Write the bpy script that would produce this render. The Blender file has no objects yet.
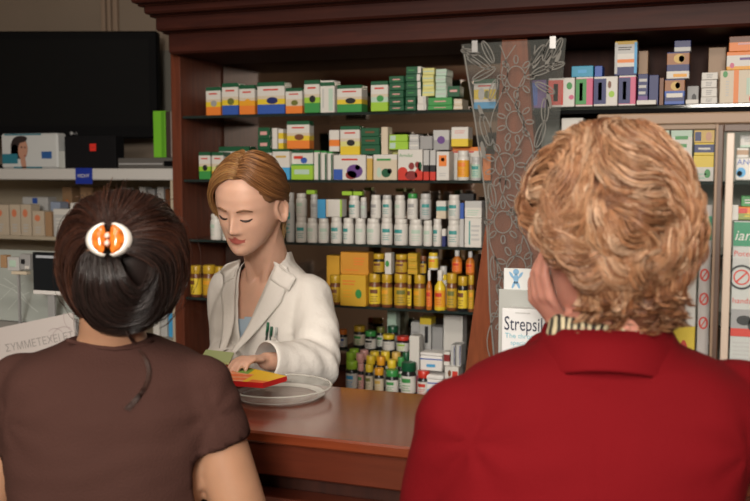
import bpy, math, random
import numpy as np
from mathutils import Vector, Matrix, noise

random.seed(7)
RNG = np.random.default_rng(7)
SC = bpy.context.scene
COL = SC.collection
PI = math.pi

# ------------------------------------------------------------------ camera
F_PX = 950.0
YAW = math.radians(20.4)
PITCH = math.atan2(80.5, F_PX)
CAMZ = 1.6
cam_d = bpy.data.cameras.new('camera')
cam = bpy.data.objects.new('camera', cam_d); COL.objects.link(cam)
cam.location = (0, 0, CAMZ)
cam.rotation_euler = (PI/2 - PITCH, 0, YAW)
cam_d.sensor_width = 36.0
cam_d.lens = 36.0*F_PX/750.0
cam_d.clip_start = 0.05
cam_d.dof.use_dof = True
cam_d.dof.focus_distance = 2.0
cam_d.dof.aperture_fstop = 4.5
SC.camera = cam

# ------------------------------------------------------------------ light
SC.view_settings.view_transform = 'Standard'
SC.view_settings.look = 'None'
SC.view_settings.gamma = 1.0
SC.view_settings.exposure = -0.28
wd = bpy.data.worlds.new('world'); SC.world = wd; wd.use_nodes = True
wd.node_tree.nodes['Background'].inputs[0].default_value = (0.9, 0.85, 0.8, 1)
wd.node_tree.nodes['Background'].inputs[1].default_value = 0.05

def area(name, loc, target, sx, sy, power, color=(1, .95, .88), spread=PI):
    l = bpy.data.lights.new(name, 'AREA'); l.shape = 'RECTANGLE'
    l.size = sx; l.size_y = sy; l.energy = power; l.color = color; l.spread = spread
    o = bpy.data.objects.new(name, l); COL.objects.link(o)
    o.location = loc
    o.rotation_euler = (Vector(target)-Vector(loc)).to_track_quat('-Z', 'Y').to_euler()
    return o
# ceiling light over the customer side; the next three are added, unseen lights
area('ceiling_light_customer', (-0.3, -0.5, 2.93), (-0.3, 0.1, 0), 2.2, 0.5, 46, (1, .90, .78))
area('added_front_wall_light', (-0.8, -1.7, 2.93), (-0.8, -1.9, 0), 2.2, 0.4, 42, (1, .90, .78))  # added unseen light, brightens the front wall reflected in the mirror
area('added_counter_light', (-0.5, 1.25, 2.93), (-0.5, 1.35, 0), 1.8, 0.3, 14, (1, .90, .78))  # added unseen light, brightens the packet and the counter top
area('added_frontal_light', (0.15, -1.9, 2.3), (-0.55, 2.2, 1.15), 0.9, 0.6, 37, (1, .93, .84), math.radians(90))  # added unseen frontal light behind the camera; no window stands there

# ------------------------------------------------------------------ mapping pixel -> place
FW = Vector((-math.sin(YAW)*math.cos(PITCH), math.cos(YAW)*math.cos(PITCH), -math.sin(PITCH)))
RT = Vector((math.cos(YAW), math.sin(YAW), 0))
UP = RT.cross(FW)
C0 = Vector((0, 0, CAMZ))
def ray(px, py):
    return FW + RT*((px-375)/F_PX) + UP*((250.5-py)/F_PX)
def W(px, py, Y=None, Z=None, D=None):
    r = ray(px, py)
    if Y is not None: return C0 + r*(Y/r.y)
    if Z is not None: return C0 + r*((Z-CAMZ)/r.z)
    return C0 + r*D

# ------------------------------------------------------------------ materials
_m = {}
def mat(col, rough=.55, metal=0.0, spec=.5, name=None, coat=0.0, noise_amt=0.0, nscale=20, emit=0, sss=0, bump=0.0, bscale=60):
    key = (tuple(round(c, 4) for c in col), rough, metal, spec, name, coat, noise_amt, nscale, emit, sss, bump, bscale)
    if key in _m: return _m[key]
    m = bpy.data.materials.new(name or 'paint'); m.use_nodes = True
    nt = m.node_tree; b = nt.nodes['Principled BSDF']
    b.inputs['Base Color'].default_value = (*col, 1)
    b.inputs['Roughness'].default_value = rough
    b.inputs['Metallic'].default_value = metal
    b.inputs['Specular IOR Level'].default_value = spec
    b.inputs['Coat Weight'].default_value = coat
    if emit:
        b.inputs['Emission Color'].default_value = (*col, 1); b.inputs['Emission Strength'].default_value = emit
    if sss:
        b.inputs['Subsurface Weight'].default_value = sss
        b.inputs['Subsurface Radius'].default_value = (.01, .004, .002)
    if noise_amt or bump:
        tc = nt.nodes.new('ShaderNodeTexCoord'); n = nt.nodes.new('ShaderNodeTexNoise')
        n.inputs['Scale'].default_value = nscale; n.inputs['Detail'].default_value = 5
        nt.links.new(tc.outputs['Object'], n.inputs['Vector'])
        if noise_amt:
            r = nt.nodes.new('ShaderNodeValToRGB')
            r.color_ramp.elements[0].color = (*[c*(1-noise_amt) for c in col], 1)
            r.color_ramp.elements[1].color = (*[min(1, c*(1+noise_amt)) for c in col], 1)
            r.color_ramp.elements[0].position = .3; r.color_ramp.elements[1].position = .7
            nt.links.new(n.outputs['Fac'], r.inputs[0]); nt.links.new(r.outputs[0], b.inputs['Base Color'])
        if bump:
            n2 = nt.nodes.new('ShaderNodeTexNoise'); n2.inputs['Scale'].default_value = bscale; n2.inputs['Detail'].default_value = 3
            nt.links.new(tc.outputs['Object'], n2.inputs['Vector'])
            bp = nt.nodes.new('ShaderNodeBump'); bp.inputs['Strength'].default_value = bump; bp.inputs['Distance'].default_value = .01
            nt.links.new(n2.outputs['Fac'], bp.inputs['Height']); nt.links.new(bp.outputs[0], b.inputs['Normal'])
    _m[key] = m
    return m
def wood(name, c1, c2, scale=(1, 12, 12), rough=.35, coat=.3):
    m = bpy.data.materials.new(name); m.use_nodes = True
    nt = m.node_tree; b = nt.nodes['Principled BSDF']
    tc = nt.nodes.new('ShaderNodeTexCoord'); mp = nt.nodes.new('ShaderNodeMapping')
    mp.inputs['Scale'].default_value = scale
    n = nt.nodes.new('ShaderNodeTexNoise'); n.inputs['Scale'].default_value = 4; n.inputs['Detail'].default_value = 8
    n.inputs['Distortion'].default_value = .6
    r = nt.nodes.new('ShaderNodeValToRGB')
    r.color_ramp.elements[0].color = (*c1, 1); r.color_ramp.elements[1].color = (*c2, 1)
    r.color_ramp.elements[0].position = .3; r.color_ramp.elements[1].position = .7
    nt.links.new(tc.outputs['Object'], mp.inputs['Vector']); nt.links.new(mp.outputs[0], n.inputs['Vector'])
    nt.links.new(n.outputs['Fac'], r.inputs[0]); nt.links.new(r.outputs[0], b.inputs['Base Color'])
    b.inputs['Roughness'].default_value = rough; b.inputs['Coat Weight'].default_value = coat; b.inputs['Specular IOR Level'].default_value = .25 if coat < .35 else .5
    b.inputs['Coat Roughness'].default_value = .15
    return m
def glass(name, col=(.9, .95, .93), alpha=.15, rough=.05, metal=0):
    m = bpy.data.materials.new(name); m.use_nodes = True
    nt = m.node_tree; b = nt.nodes['Principled BSDF']
    b.inputs['Base Color'].default_value = (*col, 1); b.inputs['Roughness'].default_value = rough
    b.inputs['Alpha'].default_value = alpha; b.inputs['Metallic'].default_value = metal
    return m
def hairmat(name, rough=.4, spec=.4):
    m = bpy.data.materials.new(name); m.use_nodes = True
    nt = m.node_tree; b = nt.nodes['Principled BSDF']
    a = nt.nodes.new('ShaderNodeAttribute'); a.attribute_name = 'tint'
    nt.links.new(a.outputs['Color'], b.inputs['Base Color'])
    b.inputs['Roughness'].default_value = rough; b.inputs['Specular IOR Level'].default_value = spec
    return m

WOOD_CORN = wood('dark_red_wood', (.034, .0065, .004), (.056, .0115, .006), (1.5, 14, 14), .55, 0)
WOOD_CAB = wood('mahogany', (.085, .022, .011), (.15, .038, .017), (14, 14, 1.2), .5, 0)
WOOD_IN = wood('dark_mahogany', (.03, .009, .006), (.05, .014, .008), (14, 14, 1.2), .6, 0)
WOOD_TOP = wood('polished_counter_wood', (.125, .025, .009), (.20, .041, .015), (1.2, 12, 12), .2, .36)
WOOD_FRONT = wood('counter_front_wood', (.065, .013, .007), (.105, .022, .010), (1.2, 12, 12), .35, .3)
WOOD_PIL = wood('orange_wood', (.17, .042, .014), (.27, .070, .024), (14, 14, 1.5), .5, 0)
BLACK = mat((.003, .003, .0035), .6, spec=.06, name='black_plastic')
WHITE = mat((.72, .70, .68), .5, name='white_card')

# ------------------------------------------------------------------ mesh helpers
class MB:
    def __init__(s): s.v = []; s.f = []; s.mi = []; s.mats = []
    def m(s, material):
        if material not in s.mats: s.mats.append(material)
        return s.mats.index(material)
    def poly(s, pts, material):
        n = len(s.v); s.v += [tuple(p) for p in pts]; s.f.append(tuple(range(n, n+len(pts)))); s.mi.append(s.m(material))
    def box(s, x0, y0, z0, x1, y1, z1, material, bev=0.0, M=None):
        if bev > 0:
            b = bev; ps = []
            for z, i in ((z0, b), (z0+b, 0), (z1-b, 0), (z1, b)):
                ps.append([(x0+i+ (b if i == 0 else 0), y0+i, z), (x1-i-(b if i == 0 else 0), y0+i, z), (x1-i, y0+i+(b if i == 0 else 0), z), (x1-i, y1-i-(b if i == 0 else 0), z),
                           (x1-i-(b if i == 0 else 0), y1-i, z), (x0+i+(b if i == 0 else 0), y1-i, z), (x0+i, y1-i-(b if i == 0 else 0), z), (x0+i, y0+i+(b if i == 0 else 0), z)])
            s.rings(ps, material, True, M); return
        c = [(x0, y0, z0), (x1, y0, z0), (x1, y1, z0), (x0, y1, z0), (x0, y0, z1), (x1, y0, z1), (x1, y1, z1), (x0, y1, z1)]
        if M is not None: c = [tuple(M @ Vector(p)) for p in c]
        n = len(s.v); s.v += c; k = s.m(material)
        for q in ((0, 3, 2, 1), (4, 5, 6, 7), (0, 1, 5, 4), (1, 2, 6, 5), (2, 3, 7, 6), (3, 0, 4, 7)):
            s.f.append(tuple(n+i for i in q)); s.mi.append(k)
    def rings(s, ps, material, caps=True, M=None, mats=None):
        n = len(s.v); k = len(ps[0])
        for r in ps:
            for p in r: s.v.append(tuple(M @ Vector(p)) if M is not None else tuple(p))
        for i in range(len(ps)-1):
            mm = s.m(mats[i] if mats else material)
            for j in range(k):
                a = n+i*k+j; b = n+i*k+(j+1) % k
                s.f.append((a, b, b+k, a+k)); s.mi.append(mm)
        if caps:
            s.f.append(tuple(n+j for j in reversed(range(k)))); s.mi.append(s.m(mats[0] if mats else material))
            s.f.append(tuple(n+(len(ps)-1)*k+j for j in range(k))); s.mi.append(s.m(mats[-1] if mats else material))
    def lathe(s, prof, material, n=20, M=None, mats=None, sx=1, sy=1, caps=True):
        ps = [[(r*sx*math.cos(2*PI*j/n), r*sy*math.sin(2*PI*j/n), z) for j in range(n)] for r, z in prof]
        s.rings(ps, material, caps, M, mats)
    def tube(s, pts, rad, material, n=8, caps=True):
        pts = [Vector(p) for p in pts]; ps = []
        ref = None
        for i, p in enumerate(pts):
            t = (pts[min(i+1, len(pts)-1)]-pts[max(i-1, 0)]).normalized()
            if ref is None: ref = t.orthogonal().normalized()
            a = (ref - t*ref.dot(t)).normalized(); b = t.cross(a); ref = a
            r = rad[i] if hasattr(rad, '__len__') else rad
            ps.append([p+a*(r*math.cos(2*PI*j/n))+b*(r*math.sin(2*PI*j/n)) for j in range(n)])
        s.rings(ps, material, caps)
    def disc(s, c, u, v, ru, rv, material, n=16):
        s.poly([Vector(c)+Vector(u)*(ru*math.cos(2*PI*j/n))+Vector(v)*(rv*math.sin(2*PI*j/n)) for j in range(n)], material)
    def ball(s, c, r, material, n=14, M=None):
        if not hasattr(r, '__len__'): r = (r, r, r)
        ps = []
        k = n//2
        for i in range(k+1):
            a = -PI/2+PI*i/k; q = max(math.cos(a), .02)
            ps.append([(c[0]+r[0]*q*math.cos(2*PI*j/n), c[1]+r[1]*q*math.sin(2*PI*j/n), c[2]+r[2]*math.sin(a)) for j in range(n)])
        s.rings(ps, material, True, M)
    def mesh(s, name, smooth=False):
        me = bpy.data.meshes.new(name)
        me.from_pydata(s.v, [], s.f); 
        for m in s.mats: me.materials.append(m)
        me.polygons.foreach_set('material_index', s.mi)
        me.polygons.foreach_set('use_smooth', [bool(smooth)]*len(s.f))
        me.update(); return me
    def build(s, name, parent=None, smooth=False, loc=None, rot=None, auto=None):
        me = s.mesh(name, smooth)
        if auto: me.set_sharp_from_angle(angle=math.radians(auto))
        return obj(name, me, parent, loc, rot)
def obj(name, me, parent=None, loc=None, rot=None):
    o = bpy.data.objects.new(name, me); COL.objects.link(o)
    if parent is not None: o.parent = parent
    if loc is not None: o.location = loc
    if rot is not None: o.rotation_euler = rot
    return o
def tag(o, label, cat, group=None):
    o['label'] = label; o['category'] = cat
    if group: o['group'] = group
    return o
def empty(name, loc, label, cat, group=None, rot=None):
    o = bpy.data.objects.new(name, None); COL.objects.link(o); o.location = loc
    o.empty_display_size = .05
    if rot: o.rotation_euler = rot
    return tag(o, label, cat, group)
def struct(o): o['kind'] = 'structure'; return o
def text(name, body, size, material, parent, M, extrude=.0004, align='LEFT', shear=0, sx=1.0):
    cu = bpy.data.curves.new(name, 'FONT'); cu.body = body; cu.size = size; cu.extrude = extrude
    cu.align_x = align; cu.shear = shear; cu.resolution_u = 3
    tmp = bpy.data.objects.new('tmp', cu); COL.objects.link(tmp)
    bpy.context.view_layer.update()
    me = bpy.data.meshes.new_from_object(tmp.evaluated_get(bpy.context.evaluated_depsgraph_get()))
    bpy.data.objects.remove(tmp); me.name = name
    me.materials.clear(); me.materials.append(material)
    me.transform(M @ Matrix.Diagonal((sx, 1, 1, 1)))
    return obj(name, me, parent)
# matrix that stands XY text upright facing -Y, lower-left at (x, y, z)
def face_front(x, y, z): return Matrix.Translation((x, y, z)) @ Matrix.Rotation(PI/2, 4, 'X')

# ================================================================== ROOM
cream = mat((.20, .155, .115), .8, name='beige_wall_paint', noise_amt=.06, nscale=3)
def slab(name, x0, y0, z0, x1, y1, z1, m): 
    b = MB(); b.box(x0, y0, z0, x1, y1, z1, m); return struct(b.build(name))
RX0, RX1, RY0, RY1, RZ = -3.6, 2.4, -2.6, 3.15, 3.0
def tile_mat():
    m = bpy.data.materials.new('floor_tiles'); m.use_nodes = True; nt = m.node_tree; b = nt.nodes['Principled BSDF']
    t = nt.nodes.new('ShaderNodeTexBrick'); t.offset = 0; t.inputs['Scale'].default_value = 3
    t.inputs['Brick Width'].default_value = 1; t.inputs['Row Height'].default_value = 1; t.inputs['Mortar Size'].default_value = .01
    t.inputs['Color1'].default_value = (.35, .3, .25, 1); t.inputs['Color2'].default_value = (.32, .28, .23, 1); t.inputs['Mortar'].default_value = (.15, .13, .11, 1)
    tc = nt.nodes.new('ShaderNodeTexCoord'); nt.links.new(tc.outputs['Object'], t.inputs['Vector']); nt.links.new(t.outputs[0], b.inputs['Base Color'])
    b.inputs['Roughness'].default_value = .3
    return m
slab('floor', RX0, RY0, -.1, RX1, RY1, 0, tile_mat())
slab('ceiling', RX0, RY0, RZ, RX1, RY1, RZ+.1, mat((.6, .5, .42), .8, name='ceiling_paint'))
slab('wall_back', RX0, RY1, 0, RX1, RY1+.1, RZ, cream)
slab('wall_left', RX0-.1, RY0, 0, RX0, RY1+.1, RZ, cream)
slab('wall_right', RX1, RY0, 0, RX1+.1, RY1+.1, RZ, cream)
slab('wall_front', RX0, RY0-.1, 0, RX1, RY0, RZ, mat((.45, .36, .28), .8, name='front_wall_paint', noise_amt=.05, nscale=3))
b = MB(); b.box(RX0, RY0, 2.28, RX1, RY0+.10, 2.42, WOOD_PIL, .01); b.box(RX0, RY0, 2.42, RX1, RY0+.14, 2.47, WOOD_CAB, .005); struct(b.build('trim_5'))
# vertical moulding strips on the back wall above the television
for i, (px0, px1) in enumerate(((103.5, 107.5), (109.5, 113), (115, 119.5))):
    a = W(px0, 10, Y=RY1); c = W(px1, 10, Y=RY1)
    b = MB(); b.box(a.x, RY1-.02, 0, c.x, RY1, RZ, mat((.24, .17, .12), .7, name='moulding_paint'), .003)
    struct(b.build('trim_%d' % (i+1)))
# pale panel between television and shelving
a = W(157, 60, Y=RY1); c = W(190, 60, Y=RY1)
b = MB(); b.box(a.x, RY1-.015, .0, c.x, RY1, 2.05, mat((.13, .12, .10), .7, name='grey_panel_paint'))
struct(b.build('trim_4'))

# ================================================================== SHELVING CABINET
YS = 2.65            # front plane of the shelving
YB = 2.92            # mirror back plane
XL = W(182, 200, Y=YS).x
XR = 1.35
cab = empty('shelving_cabinet', ((XL+XR)/2, YS, 0), 'tall dark mahogany wall shelving with glass shelves and a mirror back behind the counter', 'cabinet')
cx0 = cab.location.x
def cpart(name, fn, **k):
    b = MB(); fn(b); 
    b.v = [(x-cx0, y-YS, z) for x, y, z in b.v]
    return b.build(name, cab, **k)
ZTOP = W(320, 47, Y=YS).z
cpart('side_panel', lambda b: b.box(XL-.035, YS, 0, XL, YB+.03, ZTOP+.12, WOOD_CAB, .003))
cpart('side_panel', lambda b: b.box(XR, YS, 0, XR+.04, YB+.03, ZTOP+.12, WOOD_CAB, .003))
mir = bpy.data.materials.new('tinted_mirror'); mir.use_nodes = True
bb = mir.node_tree.nodes['Principled BSDF']; bb.inputs['Base Color'].default_value = (.46, .38, .33, 1); bb.inputs['Metallic'].default_value = 1; bb.inputs['Roughness'].default_value = .06
XCOL = W(516, 200, Y=YS).x
ZLEDGE = W(400, 394, Y=YS+.02).z
ZRSPLIT = W(650, 108, Y=YS).z-.012
SZ = [W(330, 112.5, Y=YS).z, W(330, 180, Y=YS).z, W(330, 243.5, Y=YS).z, W(330, 305, Y=YS).z]
cpart('mirror_back', lambda b: b.box(XL+.005, YB, ZLEDGE+.02, XCOL-.02, YB+.008, ZTOP+.1, mir))
cpart('back_board', lambda b: b.box(XL, YB+.01, 0, XR, YB+.03, ZTOP+.12, WOOD_IN))
cpart('back_lining', lambda b: b.box(XCOL+.02, YB, ZLEDGE, XR-.005, YB+.008, ZRSPLIT, mat((.30, .31, .27), .7, name='grey_lining')))
cpart('bottom_ledge', lambda b: b.box(XL, YS-.02, ZLEDGE-.03, XR, YB, ZLEDGE, WOOD_CAB, .003))
cpart('plinth', lambda b: b.box(XL, YS+.02, 0, XR, YB, ZLEDGE-.03, WOOD_IN))
cpart('divider', lambda b: b.box(XCOL-.012, YS+.03, ZLEDGE, XCOL+.012, YB, ZTOP+.1, WOOD_IN))
shelf_g = glass('smoked_glass', (.02, .03, .028), .92, .08)
for z in SZ:
    cpart('glass_shelf', lambda b: b.box(XL+.002, YS+.01, z-.008, XR-.002, YB-.003, z, shelf_g))
# hanging wire/cable lines between the shelves seen in the mirror
# stepped cornice

def corn(b):
    steps = [((168, 54), .05, 21), ((155, 31), .10, 17), ((143, 14), .15, 12), ((130, 3), .20, 30)]
    ztops = []
    z0 = W(180, 53.5, Y=YS-.05).z
    for i, ((px, py), dy, hpx) in enumerate(steps):
        p = W(px, py, Y=YS-dy)
        z0 = p.z
        z1 = W(steps[i+1][0][0], steps[i+1][0][1], Y=YS-steps[i+1][1]).z + .012 if i < 3 else z0+.10
        b.box(p.x, YS-dy, z0, XR+.1+dy, YB+.03, z1, WOOD_CORN, .006)
        if i < 3: b.box(p.x-.012, YS-dy-.012, z1-.016, XR+.1+dy, YB+.03, z1-.004, WOOD_CORN, .003)
cpart('cornice', corn)
# tapered pillar of orange wood
def pil(b):
    Y = YS-.012
    L = [(502, 40), (497, 130), (491, 190), (482, 250), (468, 350), (462, 400)]
    R = [(527, 40), (533, 130), (539, 190), (546, 250), (560, 350), (566, 400)]
    yo = YS+.03
    ps = []
    for (l, r) in zip(L, R):
        a = W(*l, Y=Y); c = W(*r, Y=Y)
        ps.append([(a.x, Y, a.z), (c.x, Y, a.z), (c.x, yo, a.z), (a.x, yo, a.z)])
    ps.reverse()
    b.rings(ps, WOOD_PIL)
cpart('tapered_pillar', pil)
# etched glass
GY = YS-.06
def gl(b):
    P = [(461, 44), (566, 38), (553, 200), (542, 290), (534, 390), (496, 396), (489, 310), (485, 200), (474, 120)]
    P = [W(*p, Y=GY) for p in P]
    n = len(P)
    b.rings([[(p.x, GY, p.z) for p in P], [(p.x, GY+.006, p.z) for p in P]], glass('etched_pane_glass', (.30, .32, .30), .12, .15))
gp = cpart('etched_glass_pane', gl)
etch = mat((.21, .20, .18), .7, name='etched_frosting')
def etching(b):
    y = GY-.0006
    def rib(pts, w):
        pts = [Vector(p) for p in pts]
        for i in range(len(pts)-1):
            t = (pts[i+1]-pts[i]); 
            if t.length < 1e-6: continue
            t.normalize(); n = Vector((t.z, 0, -t.x))*w*.5
            b.poly([pts[i]-n, pts[i+1]-n, pts[i+1]+n, pts[i]+n], etch)
    def pt(px, py):
        p = W(px, py, Y=y); return (p.x, y, p.z)
    def oval(px, py, rx, ry, ang=0, w=.0032, fill=False):
        c, s_ = math.cos(ang), math.sin(ang)
        q = [pt(px+rx*math.cos(t)*c-ry*math.sin(t)*s_, py+rx*math.cos(t)*s_+ry*math.sin(t)*c) for t in [2*PI*k/20 for k in range(21)]]
        if fill: b.poly(q[:-1][::-1], etch)
        else: rib(q, w)
    def flower(px, py, r, petals, pr=.7):
        oval(px, py, r*.9, r*1.1)
        for k in range(petals):
            a = 2*PI*k/petals
            oval(px+math.cos(a)*r*1.45, py+math.sin(a)*r*1.75, r*.42, r*.30*pr, a)
    flower(516, 77, 10, 8); flower(515, 122, 10, 9); flower(505, 165, 11, 9); flower(528, 205, 12, 9)
    flower(503, 222, 10, 8); flower(516, 268, 11, 9); flower(508, 315, 9, 8); flower(520, 360, 8, 8)
    for (x, y2, a, l) in ((478, 60, .6, 15), (488, 52, 1.1, 12), (470, 52, .2, 9), (484, 74, -.5, 13), (493, 90, 1.9, 11), (538, 55, -1, 12), (548, 50, -1.2, 12), (557, 48, -1.1, 11), (543, 70, -.4, 12), (555, 66, -.3, 10), (545, 88, .5, 11), (486, 130, 1.3, 16), (545, 110, 1.6, 12), (540, 135, 1.9, 13), (533, 160, 2.2, 13), (492, 195, 1.4, 12), (539, 240, 1.4, 12), (494, 268, 1.5, 12), (500, 292, 1.2, 8)):
        oval(x, y2, l, l*.30, a); 
        rib([pt(x-l*math.cos(a), y2-l*math.sin(a)), pt(x+l*math.cos(a), y2+l*math.sin(a))], .0022)
    for (x, y2, a, l) in ((474, 62, .5, 8), (548, 60, -1.2, 8), (558, 57, -1.2, 8), (537, 62, -1, 8), (481, 112, 1.2, 8), (483, 150, 1.4, 9), (549, 100, 1.4, 9)):
        oval(x, y2, l, l*.25, a, fill=True)
    # winding stems
    for x0, ph, amp in ((500, 0, 8), (526, 1.5, 9), (514, 3, 12)):
        rib([pt(x0+amp*math.sin(ph+k*.35)-k*.1, 45+k*6) for k in range(54)], .0028)
    # frosted edge band
    e = [(463, 46), (475, 120), (486, 200), (490, 310), (497, 392)]
    rib([pt(*q) for q in e], .004)
b = MB(); etching(b); b.v = [(x-cx0-gp.location.x, yy-YS, z) for x, yy, z in b.v]
b.build('etched_flowers', gp)
# steel clips of the pane
for (px, py) in ((475, 48), (553, 44)):
    p = W(px, py, Y=GY)
    cpart('glass_clip', lambda b: b.box(p.x-.008, GY-.004, p.z-.012, p.x+.008, YS-.045, p.z+.02, mat((.4, .4, .4), .3, 1, name='steel')))
# ================================================================== PRODUCTS
CC = dict(w=(.62, .60, .56), cr=(.58, .50, .38), y=(.68, .50, .03), yo=(.72, .33, .02), o=(.72, .20, .03), r=(.55, .035, .02), dr=(.22, .02, .02),
          g=(.04, .26, .06), dg=(.008, .085, .035), lg=(.30, .52, .04), lb=(.06, .33, .62), b=(.03, .09, .38), nb=(.012, .02, .12), t=(.04, .28, .27),
          k=(.012, .012, .014), gy=(.30, .30, .30), lgy=(.46, .46, .45), p=(.55, .10, .20), tan=(.36, .22, .12), br=(.16, .055, .02), am=(.42, .13, .015),
          pu=(.12, .05, .22), mint=(.42, .56, .46), by=(.60, .58, .22), pk=(.62, .32, .30), skin=(.50, .26, .16), gold=(.55, .36, .08), olive=(.14, .15, .03), dy=(.48, .30, .02))
def cm(c, rough=.45): 
    return mat(CC[c] if isinstance(c, str) else c, rough, name='print_colour')
PLACED = []
def support(x0, x1, y0, y1, zmin, zmax=9, default=None):
    best = default if default is not None else zmin
    for (a0, a1, c0, c1, zt) in PLACED:
        if zt <= min(zmax, zmin+.165) and zt > zmin-.001 and min(x1, a1)-max(x0, a0) > .003 and min(y1, c1)-max(y0, c0) > .003:
            best = max(best, zt)
    return best
MESHES = {}
def box_mesh(w, d, h, bands, marks, name):
    key = (round(w, 3), round(d, 3), round(h, 3), str(bands), str(marks))
    if key in MESHES: return MESHES[key]
    b = MB(); e = min(.0012, w*.04)
    # banded carton: bands from top to bottom (fraction, colour)
    z = h/2*1.0; tot = sum(f for f, c in bands); zz = [h]; acc = 0
    for f, c in bands: acc += f/tot; zz.append(h*(1-acc))
    def ring(z, i): 
        return [(-w/2+i, 0+i*0.0, z), (w/2-i, 0, z), (w/2, i, z), (w/2, d-i, z), (w/2-i, d, z), (-w/2+i, d, z), (-w/2, d-i, z), (-w/2, i, z)]
    rings = []; ms = []
    order = list(reversed(list(zip(bands, zz[1:], zz[:-1]))))
    top = 1
    rings.append([(x*(1-e*2/w), y*(1-e*2/d)+e, 0) for x, y, _ in ring(0, e)])
    for (f, c), zl, zh in order:
        zl2 = max(zl, e); zh2 = min(zh, h-e)
        rings.append(ring(zl2, e)); ms.append(cm(c)); rings.append(ring(zh2, e)); ms.append(cm(c))
    ms.append(cm(bands[0][1]))
    rings.append([(x*(1-e*2/w), y*(1-e*2/d)+e, h) for x, y, _ in ring(0, e)])
    ms = [ms[0]] + ms[:]
    mm = []
    # rings: R0, (a,b), (a,b)...; materials between consecutive rings
    for i in range(len(rings)-1):
        if i == 0: mm.append(cm(order[0][0][1]))
        elif i == len(rings)-2: mm.append(cm(bands[0][1]))
        else: mm.append(cm(order[min((i-1)//2, len(order)-1)][0][1]))
    b.rings(rings, None, True, None, mm)
    for mk in marks:
        k, u, v, ru, rv, c = mk[:6]
        cx, cz, rx, rz = -w/2+u*w, v*h, ru*w/2, rv*h/2
        y = -.0004
        if k == 'e': b.poly([(cx+rx*math.cos(t), y, cz+rz*math.sin(t)) for t in [2*PI*j/14 for j in range(14)]], cm(c))
        elif k == 'r': b.poly([(cx-rx, y, cz-rz), (cx+rx, y, cz-rz), (cx+rx, y, cz+rz), (cx-rx, y, cz+rz)], cm(c))
        elif k == 'l':   # lines of small print
            n = mk[6] if len(mk) > 6 else 3
            for q in range(n):
                zq = cz+rz-(q+.5)*2*rz/n; hh = rz/n*.45; rr = rx*(1-.25*((q*37) % 3)/3)
                b.poly([(cx-rx, y, zq-hh), (cx-rx+2*rr, y, zq-hh), (cx-rx+2*rr, y, zq+hh), (cx-rx, y, zq+hh)], cm(c))
        elif k == 's':   # same colours on the right flank
            b.poly([(w/2+.0004, d*.1, v*h-rz), (w/2+.0004, d*.9, v*h-rz), (w/2+.0004, d*.9, v*h+rz), (w/2+.0004, d*.1, v*h+rz)], cm(c))
    MESHES[key] = b.mesh(name); return MESHES[key]
def carton(px0, px1, pyt, z, off, bands, label, cat='box', group=None, d=.05, marks=(), name='medicine_box', on=None, rot=0.0, pyb=None, txt=None, Yp=None):
    Y = (YS if Yp is None else Yp)+off
    x0 = W(px0+.3, 200, Y=Y).x; x1 = W(px1-.3, 200, Y=Y).x
    if on: zb = support(x0, x1, Y, Y+d, z, W((px0+px1)/2, pyt, Y=Y).z-.006 if pyb is None else 9)+.0004
    else: zb = z+.0004
    if pyb is None: zt = W((px0+px1)/2, pyt, Y=Y).z
    else: zt = zb + W((px0+px1)/2, pyt, Y=Y).z - W((px0+px1)/2, pyb, Y=Y).z
    h = max(zt-zb, .012)
    me = box_mesh(x1-x0, d, h, bands, marks, name)
    o = obj(name, me, None, ((x0+x1)/2, Y, zb), (0, 0, rot)); tag(o, label, cat, group)
    PLACED.append((x0, x1, Y, Y+d, zb+h))
    if txt:
        body, fu, fv, size, c = txt
        t = text('lettering', body, size, cm(c), o, face_front(-(x1-x0)/2+fu*(x1-x0), -.0007, fv*h), .0001)
    return o
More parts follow.
